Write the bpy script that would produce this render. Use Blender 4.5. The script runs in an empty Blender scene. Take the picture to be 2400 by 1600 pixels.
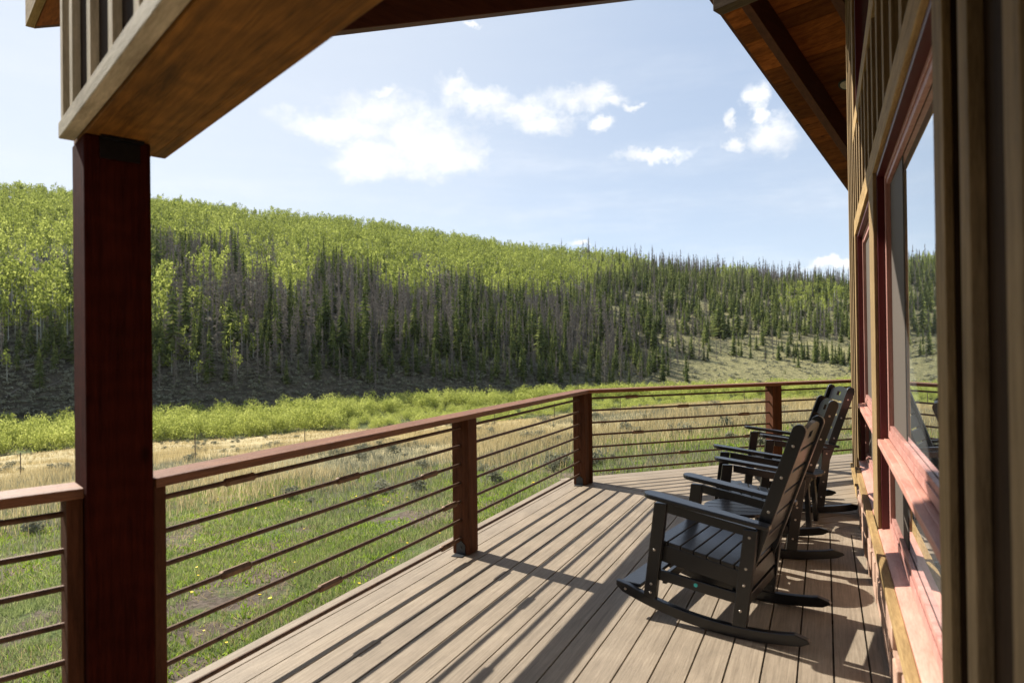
import bpy, math, random
import numpy as np
from mathutils import Vector, Matrix, noise
random.seed(7); rng = np.random.default_rng(7)
R = math.radians
sc = bpy.context.scene
C = sc.collection

# ------------------------------------------------------------------ camera
FW = Vector((-0.42262, 0.90629, 0.00643)).normalized()
RT = Vector((0.90623, 0.42248, -0.0127)).normalized()
UP = RT.cross(FW).normalized(); RT = FW.cross(UP).normalized()
EYE = Vector((0, 0, 1.587))
cd = bpy.data.cameras.new('camera'); cam = bpy.data.objects.new('camera', cd); C.objects.link(cam)
m = Matrix((RT, UP, -FW)).transposed().to_4x4(); m.translation = EYE
cam.matrix_world = m
cd.sensor_width = 36; cd.lens = 1570.84 / 2400 * 36; cd.clip_start = .05; cd.clip_end = 9000
cd.dof.use_dof = True; cd.dof.focus_distance = 8.0; cd.dof.aperture_fstop = 2.6
sc.camera = cam
sc.view_settings.view_transform = 'Standard'; sc.view_settings.look = 'None'
sc.view_settings.gamma = 1; sc.view_settings.exposure = 1.12; sc.view_settings.use_curve_mapping = False

# ------------------------------------------------------------------ sun
SUN = Vector((-1.235, .363, 1.0)).normalized()
sl = bpy.data.lights.new('sun', 'SUN'); sl.energy = 4.2; sl.angle = R(.53); sl.color = (1, .93, .82)
so = bpy.data.objects.new('sun', sl); C.objects.link(so)
so.rotation_euler = SUN.to_track_quat('Z', 'Y').to_euler(); so.location = (-20, 6, 30)

# ------------------------------------------------------------------ node helpers
def N(nt, typ, **kw):
    n = nt.nodes.new(typ)
    for k, v in kw.items():
        if k == 'inp':
            for a, b in v.items():
                s = n.inputs[a]
                if hasattr(b, 'is_output') or isinstance(b, bpy.types.NodeSocket): nt.links.new(b, s)
                else: s.default_value = b
        else: setattr(n, k, v)
    return n
def mth(nt, op, a, b=0.0, c=0.0, clamp=False):
    n = nt.nodes.new('ShaderNodeMath'); n.operation = op; n.use_clamp = clamp
    for i, v in enumerate((a, b, c)):
        if isinstance(v, bpy.types.NodeSocket): nt.links.new(v, n.inputs[i])
        else: n.inputs[i].default_value = v
    return n.outputs[0]
def mixc(nt, f, a, b, blend='MIX'):
    n = nt.nodes.new('ShaderNodeMix'); n.data_type = 'RGBA'; n.blend_type = blend
    for s, v in ((n.inputs[0], f), (n.inputs[6], a), (n.inputs[7], b)):
        if isinstance(v, bpy.types.NodeSocket): nt.links.new(v, s)
        else: s.default_value = v if not isinstance(v, tuple) or len(v) == 4 else (*v, 1)
    return n.outputs[2]
def ramp(nt, f, stops, interp='LINEAR'):
    n = nt.nodes.new('ShaderNodeValToRGB'); nt.links.new(f, n.inputs[0]); cr = n.color_ramp; cr.interpolation = interp
    while len(cr.elements) < len(stops): cr.elements.new(.5)
    for e, (p, c) in zip(cr.elements, stops):
        e.position = p; e.color = (*c, 1) if len(c) == 3 else c
    return n.outputs[0]
def sstep(nt, x, lo, hi):
    n = nt.nodes.new('ShaderNodeMapRange'); n.interpolation_type = 'SMOOTHSTEP'
    for i, v in enumerate((x, lo, hi)):
        if isinstance(v, bpy.types.NodeSocket): nt.links.new(v, n.inputs[i])
        else: n.inputs[i].default_value = v
    return n.outputs[0]
def newmat(name):
    mt = bpy.data.materials.new(name); mt.use_nodes = True; nt = mt.node_tree
    return mt, nt, nt.nodes['Principled BSDF']

# ------------------------------------------------------------------ sky
w = bpy.data.worlds.new('World'); sc.world = w; w.use_nodes = True
nt = w.node_tree; nt.nodes.clear()
out = nt.nodes.new('ShaderNodeOutputWorld'); bg = nt.nodes.new('ShaderNodeBackground')
sky = nt.nodes.new('ShaderNodeTexSky'); sky.sky_type = 'NISHITA'; sky.sun_disc = False
sky.sun_elevation = math.asin(SUN.z); sky.sun_rotation = math.atan2(SUN.x, SUN.y); sky.altitude = 2600
sky.air_density = 1.0; sky.dust_density = .35; sky.ozone_density = 1.6
tc = nt.nodes.new('ShaderNodeTexCoord'); sep = nt.nodes.new('ShaderNodeSeparateXYZ'); nt.links.new(tc.outputs['Generated'], sep.inputs[0])
az = mth(nt, 'ARCTAN2', sep.outputs[0], sep.outputs[1])          # azimuth from +Y to +X
hyp = mth(nt, 'SQRT', mth(nt, 'ADD', mth(nt, 'MULTIPLY', sep.outputs[0], sep.outputs[0]), mth(nt, 'MULTIPLY', sep.outputs[1], sep.outputs[1])))
el = mth(nt, 'ARCTAN2', sep.outputs[2], hyp)
def azel(px, py):
    d = FW * 1570.84 + RT * (px - 1200) - UP * (py - 800)
    return math.atan2(d.x, d.y), math.atan2(d.z, math.hypot(d.x, d.y))
cmb = nt.nodes.new('ShaderNodeCombineXYZ'); nt.links.new(az, cmb.inputs[0]); nt.links.new(el, cmb.inputs[1])
def wn(scale, det, rough, sx=1, sy=1, off=0, rot=0):
    mp = N(nt, 'ShaderNodeMapping', inp={0: cmb.outputs[0]}); mp.inputs['Scale'].default_value = (sx, sy, 1)
    mp.inputs['Location'].default_value = (off, off * .7, off); mp.inputs['Rotation'].default_value = (0, 0, rot)
    n = N(nt, 'ShaderNodeTexNoise', inp={0: mp.outputs[0], 'Scale': scale, 'Detail': det, 'Roughness': rough})
    return n.outputs[0]
n1 = wn(9, 12, .62, 1, 1.25, 3.1); n2 = wn(34, 9, .68, 1, 1.5, 9.7)
def wn3(scale, off):
    mp = N(nt, 'ShaderNodeMapping', inp={0: cmb.outputs[0]}); mp.inputs['Location'].default_value = (off, off, off)
    return N(nt, 'ShaderNodeTexNoise', inp={0: mp.outputs[0], 'Scale': scale, 'Detail': 6, 'Roughness': .6}).outputs[0]
azw = mth(nt, 'ADD', az, mth(nt, 'ADD', mth(nt, 'MULTIPLY', mth(nt, 'SUBTRACT', wn3(14, 5.1), .5), .075), mth(nt, 'MULTIPLY', mth(nt, 'SUBTRACT', wn3(50, 2.1), .5), .03)))
elw = mth(nt, 'ADD', el, mth(nt, 'ADD', mth(nt, 'MULTIPLY', mth(nt, 'SUBTRACT', wn3(14, 8.3), .5), .055), mth(nt, 'MULTIPLY', mth(nt, 'SUBTRACT', wn3(50, 4.4), .5), .025)))
blobs = [(800, 300, 120, 26), (880, 262, 85, 40), (950, 300, 85, 70), (1005, 345, 90, 62), (870, 370, 75, 40), (900, 400, 50, 22), (1070, 365, 60, 34), (900, 216, 26, 11), (745, 303, 50, 10),
         (1075, 205, 42, 20), (1130, 232, 75, 26), (1230, 255, 95, 36), (1350, 228, 95, 34), (1280, 285, 70, 26), (1430, 240, 50, 16), (1410, 295, 30, 14), (1490, 250, 20, 8),
         (1780, 228, 34, 26), (1790, 265, 18, 20), (1815, 315, 52, 36), (1710, 285, 13, 24), (1725, 345, 24, 14), (1530, 365, 70, 14),
         (1360, 567, 24, 9), (1120, 57, 16, 6), (1972, 626, 60, 10)]
fall = None
for (px, py, rx, ry) in blobs:
    a0, e0 = azel(px, py); ra = abs(azel(px + rx, py)[0] - a0); re = abs(azel(px, py - ry)[1] - e0)
    dx = mth(nt, 'DIVIDE', mth(nt, 'SUBTRACT', azw, a0), ra); dy = mth(nt, 'DIVIDE', mth(nt, 'SUBTRACT', elw, e0), re)
    d = mth(nt, 'SUBTRACT', 1.0, mth(nt, 'SQRT', mth(nt, 'ADD', mth(nt, 'MULTIPLY', dx, dx), mth(nt, 'MULTIPLY', dy, dy))))
    fall = d if fall is None else mth(nt, 'SMOOTH_MAX', fall, d, .25)
fall = mth(nt, 'MAXIMUM', fall, -1.2)
dens = mth(nt, 'ADD', fall, mth(nt, 'ADD', mth(nt, 'MULTIPLY', mth(nt, 'SUBTRACT', n1, .5), 2.1), mth(nt, 'MULTIPLY', mth(nt, 'SUBTRACT', n2, .5), 1.3)))
cl = mth(nt, 'POWER', sstep(nt, dens, -.65, .75), 1.05)
# thin high veil, strongest below the big clouds
veil = mth(nt, 'MULTIPLY', sstep(nt, wn(3.2, 10, .66, 1.0, 5.5, 1.3, .12), .40, .85), .42)
lowband = sstep(nt, el, .60, .06)
veil = mth(nt, 'MULTIPLY', veil, lowband)
cl = mth(nt, 'MAXIMUM', cl, veil)
skyc = mixc(nt, 1.0, sky.outputs[0], (1.0, 1.0, 1.0), 'MULTIPLY')
skym = mixc(nt, .62, skyc, mixc(nt, lowband, (3.85, 4.75, 6.15), (5.3, 5.9, 6.6)))
cloudc = mixc(nt, sstep(nt, wn(22, 8, .6, 1, 1.6, 4.2), .35, .7), (6.3, 6.5, 6.8), (8.2, 8.2, 8.2))
fin = mixc(nt, cl, skym, cloudc)
sd = N(nt, 'ShaderNodeVectorMath', operation='DOT_PRODUCT', inp={0: tc.outputs['Generated']}); sd.inputs[1].default_value = tuple(SUN)
glow = mth(nt, 'MULTIPLY', sstep(nt, sd.outputs['Value'], .45, .97), .55)
fin = mixc(nt, glow, fin, (6.6, 6.8, 7.0))
nt.links.new(fin, bg.inputs[0]); bg.inputs[1].default_value = .070
nt.links.new(bg.outputs[0], out.inputs[0])

# ------------------------------------------------------------------ materials
def wood(name, dark, light, axis=0, stretch=14, scale=2.2, rough=.6, bump=.25, knots=False, island=.0, spec=.35, blotch=.16):
    mt, nt, p = newmat(name)
    tc = nt.nodes.new('ShaderNodeTexCoord'); mp = N(nt, 'ShaderNodeMapping', inp={0: tc.outputs['Object']})
    s = [stretch] * 3; s[axis] = 1.0; mp.inputs['Scale'].default_value = s
    geo = nt.nodes.new('ShaderNodeNewGeometry')
    off = mth(nt, 'MULTIPLY', geo.outputs['Random Per Island'], 37.0)
    ad = N(nt, 'ShaderNodeVectorMath', operation='ADD', inp={0: mp.outputs[0]}); cx = nt.nodes.new('ShaderNodeCombineXYZ')
    for i in range(3): nt.links.new(off, cx.inputs[i])
    nt.links.new(cx.outputs[0], ad.inputs[1])
    a = N(nt, 'ShaderNodeTexNoise', inp={0: ad.outputs[0], 'Scale': scale, 'Detail': 8, 'Roughness': .62, 'Distortion': .6}).outputs[0]
    b = N(nt, 'ShaderNodeTexNoise', inp={0: ad.outputs[0], 'Scale': scale * 9, 'Detail': 7, 'Roughness': .7}).outputs[0]
    f = mth(nt, 'ADD', mth(nt, 'MULTIPLY', a, .6), mth(nt, 'MULTIPLY', b, .4))
    col = ramp(nt, f, [(.32, dark), (.68, light)])
    bl = N(nt, 'ShaderNodeTexNoise', inp={0: tc.outputs['Object'], 'Scale': 2.6, 'Detail': 7, 'Roughness': .65}).outputs[0]
    bm = nt.nodes.new('ShaderNodeMapRange'); nt.links.new(bl, bm.inputs[0]); bm.inputs[1].default_value = .3; bm.inputs[2].default_value = .7; bm.inputs[3].default_value = 1 - blotch; bm.inputs[4].default_value = 1 + blotch * .7
    cb = nt.nodes.new('ShaderNodeCombineColor')
    for i in range(3): nt.links.new(bm.outputs[0], cb.inputs[i])
    col = mixc(nt, 1.0, col, cb.outputs[0], 'MULTIPLY')
    if island:
        v = mth(nt, 'ADD', 1 - island, mth(nt, 'MULTIPLY', geo.outputs['Random Per Island'], 2 * island))
        cv = nt.nodes.new('ShaderNodeCombineColor')
        for i in range(3): nt.links.new(v, cv.inputs[i])
        col = mixc(nt, 1.0, col, cv.outputs[0], 'MULTIPLY')
    if knots:
        mp2 = N(nt, 'ShaderNodeMapping', inp={0: tc.outputs['Object']}); s2 = [3.0] * 3; s2[axis] = 1.5; mp2.inputs['Scale'].default_value = s2
        vo = N(nt, 'ShaderNodeTexVoronoi', inp={0: mp2.outputs[0], 'Scale': 1.3})
        k = sstep(nt, vo.outputs['Distance'], .11, .03)
        col = mixc(nt, mth(nt, 'MULTIPLY', k, .75), col, tuple(c * .35 for c in dark))
        rings = N(nt, 'ShaderNodeTexWave', wave_type='RINGS', inp={0: mp2.outputs[0], 'Scale': 2.0, 'Distortion': 9, 'Detail': 2}).outputs[1]
        col = mixc(nt, mth(nt, 'MULTIPLY', rings, .25), col, dark)
    nt.links.new(col, p.inputs['Base Color']); p.inputs['Roughness'].default_value = rough; p.inputs['Specular IOR Level'].default_value = spec
    bp = N(nt, 'ShaderNodeBump', inp={'Height': f, 'Strength': bump, 'Distance': .01}); nt.links.new(bp.outputs[0], p.inputs['Normal'])
    return mt
def plain(name, col, rough=.5, metal=0, spec=.5, var=.25, scale=30, bump=.1):
    mt, nt, p = newmat(name); tc = nt.nodes.new('ShaderNodeTexCoord')
    n = N(nt, 'ShaderNodeTexNoise', inp={0: tc.outputs['Object'], 'Scale': scale, 'Detail': 6, 'Roughness': .65}).outputs[0]
    c = ramp(nt, n, [(.3, tuple(x * (1 - var) for x in col)), (.7, tuple(min(1, x * (1 + var)) for x in col))])
    nt.links.new(c, p.inputs['Base Color']); p.inputs['Roughness'].default_value = rough; p.inputs['Metallic'].default_value = metal; p.inputs['Specular IOR Level'].default_value = spec
    if bump:
        bp = N(nt, 'ShaderNodeBump', inp={'Height': n, 'Strength': bump, 'Distance': .01}); nt.links.new(bp.outputs[0], p.inputs['Normal'])
    return mt
def leaf(name, cols, trans=.5, rough=.6, patch=.35):
    mt, nt, p = newmat(name); nt.nodes.remove(p)
    o = nt.nodes['Material Output']; geo = nt.nodes.new('ShaderNodeNewGeometry'); oi = nt.nodes.new('ShaderNodeObjectInfo')
    n = N(nt, 'ShaderNodeTexNoise', inp={0: geo.outputs['Position'], 'Scale': patch, 'Detail': 3}).outputs[0]
    f = mth(nt, 'ADD', mth(nt, 'MULTIPLY', geo.outputs['Random Per Island'], .5), mth(nt, 'ADD', mth(nt, 'MULTIPLY', n, .6), mth(nt, 'MULTIPLY', oi.outputs['Random'], .15)))
    k = len(cols) - 1
    col = ramp(nt, f, [(.2 + .7 * i / k, c) for i, c in enumerate(cols)])
    df = N(nt, 'ShaderNodeBsdfDiffuse', inp={0: col}); tr = N(nt, 'ShaderNodeBsdfTranslucent', inp={0: col})
    mx = N(nt, 'ShaderNodeMixShader', inp={0: trans, 1: df.outputs[0], 2: tr.outputs[0]})
    nt.links.new(mx.outputs[0], o.inputs[0]); return mt

M = {}
M['red_post'] = wood('red_stained_timber', (.018, .0024, .0014), (.090, .015, .007), 2, 18, 2.8, .85, .9, knots=True, spec=.06)
M['rail_wood'] = wood('redwood_rail', (.09, .026, .010), (.32, .11, .045), 1, 14, 2.0, .5, .35)
M['rail_post'] = wood('brown_stained_post', (.038, .014, .006), (.15, .055, .024), 2, 12, 2.5, .75, .6, spec=.15)
M['rod'] = plain('rusted_steel_rod', (.12, .068, .042), .62, .35, .4, .55, 26, .15)
M['coupler'] = plain('rusted_steel_coupler', (.19, .115, .07), .6, .3, .4, .45, 22, .15)
M['bracket'] = plain('grey_steel_bracket', (.05, .055, .06), .45, .6, .5)
M['beam'] = wood('amber_stained_beam', (.035, .014, .003), (.38, .165, .03), 1, 20, 1.1, .65, .3, knots=True, spec=.15)
M['siding'] = wood('brown_stained_siding', (.014, .007, .003), (.05, .027, .012), 2, 12, 2.2, .8, .5, spec=.1)
M['batten'] = wood('weathered_batten', (.11, .074, .036), (.39, .275, .145), 2, 12, 2.2, .75, .5, spec=.15)
M['trim'] = wood('weathered_cedar_trim', (.16, .10, .04), (.52, .36, .165), 1, 12, 2.2, .72, .5, spec=.15)
M['trimz'] = wood('weathered_cedar_casing', (.11, .072, .034), (.42, .29, .14), 2, 12, 2.2, .72, .5, spec=.15)
M['weathered'] = wood('silvered_sunlit_cedar', (.26, .21, .14), (.74, .65, .48), 1, 10, 2.6, .75, .5, spec=.15)  # silvered wood, paled further in place of weak grazing sun
M['weatheredz'] = wood('silvered_sunlit_batten', (.26, .20, .12), (.74, .62, .42), 2, 12, 2.6, .75, .5, spec=.15)  # beam battens paled too, standing in for grazing sunlight
M['soffit'] = wood('cedar_soffit_boards', (.07, .016, .004), (.36, .115, .024), 1, 8, 1.6, .7, .3, knots=True, island=.55, spec=.12)
M['rafter'] = wood('stained_rafter', (.05, .014, .008), (.13, .042, .022), 0, 10, 2, .65, .2)
M['deck'] = wood('composite_deck_board', (.175, .138, .098), (.405, .333, .25), 1, 30, 3.0, .62, .35, island=.07)
M['chair'] = plain('charcoal_plastic_lumber', (.005, .0056, .0075), .28, 0, .55, .18, 40, .12)
M['bolt'] = plain('stainless_bolt', (.55, .52, .48), .3, .9, .5, .1, 30, 0)
M['teal'] = plain('teal_sticker', (.05, .5, .5), .4, 0, .5, .1, 30, 0)
M['redframe'] = plain('shaded_red_window_paint', (.065, .0015, .0045), .45, 0, .5, .12, 8, .03)  # shade on the jambs is put into this darker red
M['redsill'] = wood('worn_sunlit_red_sill', (.44, .17, .125), (.70, .40, .32), 1, 9, 2.2, .45, .12)  # wear plus the sunlit grazing sheen, both put into the paler red
M['stone'] = plain('tan_sandstone_blocks', (.40, .26, .19), .8, 0, .3, .35, 9, .5)
M['mortar'] = plain('dark_stone_joint', (.05, .035, .03), .9, 0, .2)
M['screen'] = plain('grey_brown_window_screen', (.09, .075, .062), .7, 0, .3, .08, 60, .05)
M['roofmetal'] = plain('brown_metal_roofing', (.08, .05, .04), .5, .5, .4)
M['lampdisc'] = plain('frosted_lamp_cover', (.6, .55, .48), .5)
M['white'] = plain('white_enamel', (.7, .7, .68), .4)
mt, nt, p = newmat('window_glass'); p.inputs['Base Color'].default_value = (.70, .75, .77, 1); p.inputs['Roughness'].default_value = 0.0; p.inputs['Metallic'].default_value = .88; p.inputs['IOR'].default_value = 2.0; M['glass'] = mt
M['aspen'] = leaf('aspen_leaves', [(.085, .115, .026), (.26, .305, .06), (.55, .59, .16)], .5, patch=.05)
M['spruce'] = leaf('spruce_needles', [(.028, .046, .016), (.09, .115, .035), (.20, .225, .07)], .35, patch=.04)
M['dead'] = leaf('dead_spruce_twigs', [(.075, .064, .055), (.165, .145, .124), (.27, .24, .205)], .2, patch=.05)
M['bark'] = plain('grey_bark', (.20, .18, .15), .85, 0, .2)
M['paleb'] = plain('pale_aspen_bark', (.42, .42, .36), .8, 0, .2)
M['willow'] = leaf('willow_leaves', [(.10, .125, .025), (.34, .38, .08), (.64, .66, .21)], .5, patch=.12)
M['sage'] = leaf('sagebrush_leaves', [(.12, .125, .08), (.22, .22, .15), (.35, .34, .25)], .3, patch=.6)
M['grass'] = leaf('green_grass_blades', [(.08, .11, .042), (.18, .23, .08), (.40, .44, .18)], .5, patch=.6)
M['weed'] = leaf('broad_weed_leaves', [(.09, .16, .02), (.19, .29, .03), (.34, .45, .06)], .5, patch=.8)
M['straw'] = leaf('dry_straw_blades', [(.24, .19, .09), (.46, .37, .19), (.68, .57, .33)], .4, patch=.25)
M['petal'] = plain('dandelion_yellow', (.85, .62, .02), .6, 0, .3, .05, 30, 0)
M['log'] = plain('bleached_log', (.17, .15, .125), .85, 0, .2)
M['fencepost'] = plain('weathered_fence_post', (.12, .09, .07), .85, 0, .2)

# ------------------------------------------------------------------ mesh builder
class MB:
    def __init__(s): s.v = []; s.f = []; s.m = []
    def add(s, vs, fs, mi=0):
        o = len(s.v); s.v += [tuple(v) for v in vs]; s.f += [tuple(i + o for i in f) for f in fs]; s.m += [mi] * len(fs)
    def box(s, x0, x1, y0, y1, z0, z1, mi=0):
        s.add([(x0, y0, z0), (x1, y0, z0), (x1, y1, z0), (x0, y1, z0), (x0, y0, z1), (x1, y0, z1), (x1, y1, z1), (x0, y1, z1)],
              [(0, 3, 2, 1), (4, 5, 6, 7), (0, 1, 5, 4), (1, 2, 6, 5), (2, 3, 7, 6), (3, 0, 4, 7)], mi)
    def prism(s, pts, d0, d1, axis='z', mi=0):
        """pts: 2-D outline; extruded from d0 to d1 along axis ('z': xy outline, 'y': xz outline, 'x': yz outline)"""
        n = len(pts)
        ar = sum(pts[i][0] * pts[(i + 1) % n][1] - pts[(i + 1) % n][0] * pts[i][1] for i in range(n))
        if ar < 0: pts = pts[::-1]
        if axis == 'y': mk = lambda p, d: (p[0], d, p[1])
        elif axis == 'x': mk = lambda p, d: (d, p[0], p[1])
        else: mk = lambda p, d: (p[0], p[1], d)
        vs = [mk(p, d0) for p in pts] + [mk(p, d1) for p in pts]
        fs = [tuple(range(n))[::-1], tuple(range(n, 2 * n))] + [(i, (i + 1) % n, n + (i + 1) % n, n + i) for i in range(n)]
        if axis == 'y': fs = [f[::-1] for f in fs]
        s.add(vs, fs, mi)
    def tube(s, a, b, r0, r1=None, n=8, mi=0):
        a, b = Vector(a), Vector(b); r1 = r0 if r1 is None else r1
        z = (b - a).normalized(); x = z.orthogonal().normalized(); y = z.cross(x)
        vs = []
        for P, r in ((a, r0), (b, r1)):
            for k in range(n):
                t = 2 * math.pi * k / n; vs.append(P + x * (r * math.cos(t)) + y * (r * math.sin(t)))
        s.add(vs, [tuple(range(n))[::-1], tuple(range(n, 2 * n))] + [(i, (i + 1) % n, n + (i + 1) % n, n + i) for i in range(n)], mi)
    def build(s, name, mats, parent=None, bevel=0, smooth=False, link=True):
        me = bpy.data.meshes.new(name); me.from_pydata(s.v, [], s.f)
        for mm in (mats if isinstance(mats, (list, tuple)) else [mats]): me.materials.append(mm)
        if any(s.m): me.polygons.foreach_set('material_index', s.m)
        if smooth: me.polygons.foreach_set('use_smooth', [True] * len(s.f))
        me.update()
        o = bpy.data.objects.new(name, me)
        if link: C.objects.link(o)
        if parent: o.parent = parent
        if bevel:
            b = o.modifiers.new('bevel', 'BEVEL'); b.width = bevel; b.segments = 2; b.limit_method = 'ANGLE'; b.angle_limit = R(35)
        return o
def tag(o, label=None, cat=None, group=None, kind=None):
    if label: o['label'] = label
    if cat: o['category'] = cat
    if group: o['group'] = group
    if kind: o['kind'] = kind
    return o
def empty(name, loc=(0, 0, 0), rz=0.0):
    o = bpy.data.objects.new(name, None); o.empty_display_size = .2; C.objects.link(o); o.location = loc; o.rotation_euler = (0, 0, rz); return o
def copy_tree(o, parent=None):
    c = o.copy(); C.objects.link(c); c.parent = parent
    for ch in o.children: copy_tree(ch, c)
    return c

# ------------------------------------------------------------------ deck
RX = -2.538; YC = 7.355; S45 = math.sqrt(.5)
P1 = .159
DE = -2.84
t225 = math.tan(R(22.5))
def seam_y(x): return YC + .02 - (x - RX) * t225      # breaker board centre line
HB = .0725 / math.cos(R(22.5))
# section one boards run along Y; near end follows the first bay of the porch
dk = MB(); g = .0045
def clipy(x): return seam_y(x) - HB
k = 0
edges = [DE] + [.018 - P1 * i for i in range(17, -1, -1)] + [.018 + P1, .018 + 2 * P1]
for x0, x1 in zip(edges[:-1], edges[1:]):
    if x1 - x0 < .03: continue
    a0, a1 = x0 + g, x1 - g
    # near end: the deck turns with the porch bay behind the big post
    yn = lambda x: -3.0
    dk.prism([(a0, yn(a0)), (a1, yn(a1)), (a1, clipy(a1) - .004), (a0, clipy(a0) - .004)], -.025, 0)
# breaker board along the mitre
cx, sx = math.cos(R(-22.5)), math.sin(R(-22.5)); hw = .0725 - .002
A = (DE + .0, seam_y(DE)); B = (.33, seam_y(.33))
dk.prism([(A[0] - sx * hw, A[1] + cx * hw), (A[0] + sx * hw, A[1] - cx * hw), (B[0] + sx * hw, B[1] - cx * hw), (B[0] - sx * hw, B[1] + cx * hw)], -.025, 0)
deck = dk.build('deck', M['deck']); tag(deck, kind='structure')
# section two boards run at 45 degrees: local x = along boards, local y = outward
d2 = MB(); L2 = 16
for i in range(26):
    v0 = .302 - i * P1 - (0 if i == 0 else 0); v1 = v0 - P1 + 2 * g
    # mitre: local frame origin at rail corner; along u. mitre line angle -22.5 world -> in local frame: direction (-22.5-45)
    md = math.tan(R(-67.5))
    off = (.02 * 1.0 + HB * 1.0)
    um = lambda v: v / md
    e = .085
    d2.prism([(um(v0) + e, v0), (L2, v0), (L2, v1), (um(v1) + e, v1)], -.025, 0)
deck2 = d2.build('deck', M['deck'] if False else wood('composite_deck_board_turned', (.175, .138, .098), (.405, .333, .25), 0, 30, 3.0, .62, .35, island=.07))
deck2.location = (RX, YC, 0); deck2.rotation_euler = (0, 0, R(45)); tag(deck2, kind='structure')
# wide deck of the bay behind the post and rim boards
rim = MB()
rim.box(DE - .03, DE - .003, -3, YC + .15, -.28, -.03)
rim.box(DE + .06, DE + .12, -3, YC, -2.2, -.29)
rimo = rim.build('deck_rim', M['siding']); tag(rimo, kind='structure')
rim = MB(); rim.box(.12, L2, .305, .33, -.28, -.03); rim.box(.12, L2, -4, .2, -.30, -.27)
r2 = rim.build('deck_rim', M['siding']); r2.location = (RX, YC, 0); r2.rotation_euler = (0, 0, R(45)); tag(r2, kind='structure')

# ------------------------------------------------------------------ railings
ZT, DZ = .967, .141
def coupler(mb, a, b):
    a, b = Vector(a), Vector(b); d = (b - a).normalized()
    mb.tube(a, a + d * .012, .014, .0215, 10); mb.tube(a + d * .012, b - d * .012, .0215, .0215, 6); mb.tube(b - d * .012, b, .0215, .014, 10)
def rail_section(root, p0, p1, posts, couplers, rail_ext=(0, 0), seed=0, zt=ZT, dz=DZ):
    """local frame: x runs along the section"""
    for i in range(7):
        z = zt - dz * i; mb = MB(); mb.tube((p0, 0, z), (p1, 0, z), .0118, n=10)
        ro = mb.build('rod', M['rod'], root, smooth=False)
        for (ci, a, b) in couplers:
            if ci == i:
                cb = MB(); coupler(cb, (a, 0, z), (b, 0, z)); cb.build('coupler', M['coupler'], ro)
def post_mesh(root, x0, x1, y0=-.0715, y1=.0715, z1=1.03, brk=True):
    mb = MB(); mb.box(x0, x1, y0, y1, .003, z1); po = mb.build('post', M['rail_post'], root, bevel=.005)
    if brk:
        b = MB(); b.prism([(-.038, .006), (.038, .006), (.038, .075), (.0, .105), (-.038, .075)], x0 - .006, x0 - .0005, 'x')
        b.box(x0 - .075, x0 - .006, -.045, .045, .001, .006); b.tube((x0 - .012, 0, .055), (x0 - .006, 0, .055), .009, n=8)
        b.build('bracket', M['bracket'], po)
    return po
# main run, local x = world Y
root = empty('deck_railing', (RX, 0, 0), R(90)); tag(root, 'long railing from the big red post straight to the corner post', 'railing', 'deck railings')
rail_section(root, 1.86, YC - .05, [], [(0, 2.26, 2.44), (1, 3.05, 3.25), (2, 3.94, 4.13), (3, 2.23, 2.41), (4, 4.22, 4.41), (5, 2.89, 3.08), (6, 4.18, 4.37)])
post_mesh(root, 4.4765, 4.6195)
mb = MB(); mb.box(1.845, 1.90, -.0715, .0715, .003, 1.03); mb.build('post', M['rail_post'], root, bevel=.003)
mb = MB(); e = .085 * t225
mb.prism([(1.845, -.085), (YC + .0 - e, -.085), (YC + e, .085), (1.845, .085)], 1.031, 1.07)   # local y = -world x
cap = mb.build('top_rail', wood('redwood_cap', (.065, .020, .008), (.40, .17, .075), 0, 22, 2.6, .5, .8, spec=.35), root, bevel=.004)
CAPM = cap.data.materials[0]
# corner post: two square posts mitred together
mb = MB(); h = .0715
mb.prism([(YC - .145, -h), (YC - .145, h), (YC + .02, h), (YC + .075, .05), (YC + .105, -.04), (YC + .02, -.105), (YC - .02, -h)], .003, 1.03)
cp = mb.build('post', M['rail_post'], root, bevel=.004)
b = MB(); x0 = YC - .145; b.prism([(-.038, .006), (.038, .006), (.038, .075), (.0, .105), (-.038, .075)], x0 - .006, x0 - .0005, 'x'); b.box(x0 - .075, x0 - .006, -.045, .045, .001, .006); b.build('bracket', M['bracket'], cp)
# second run at 45 degrees
root = empty('deck_railing', (RX, YC, 0), R(45)); tag(root, 'far railing beyond the rocking chairs, running from the corner post to behind the house wall', 'railing', 'deck railings')
rail_section(root, .06, 8.2, [], [(0, .56, .73), (3, .64, .8), (1, 1.27, 1.44), (2, 2.17, 2.34), (4, 2.25, 2.43), (5, 1.28, 1.43)])
mb = MB(); mb.prism([(e, -.085), (-e, .085), (8.3, .085), (8.3, -.085)], 1.031, 1.07); mb.build('top_rail', CAPM, root, bevel=.004)
post_mesh(root, 2.655, 2.798, brk=False); post_mesh(root, 5.45, 5.593, brk=False)
# run left of the big post, local x = direction a (22.5 deg from +Y)
BB = 3.055
aV = Vector((math.sin(R(22.5)), math.cos(R(22.5)), 0)); bV = Vector((-aV.y, aV.x, 0))
root = empty('deck_railing', bV * BB, R(67.5)); tag(root, 'short piece of railing left of the big red post, its cap ending against the post', 'railing', 'deck railings')
rail_section(root, -3.2, .475, [], [])
mb = MB(); mb.box(.462, .516, -.0715, .060, .003, 1.03); mb.build('post', M['rail_post'], root, bevel=.004)
mb = MB(); mb.box(-3.2, .517, -.085, .085, 1.031, 1.07); mb.build('top_rail', CAPM, root, bevel=.004)

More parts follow.
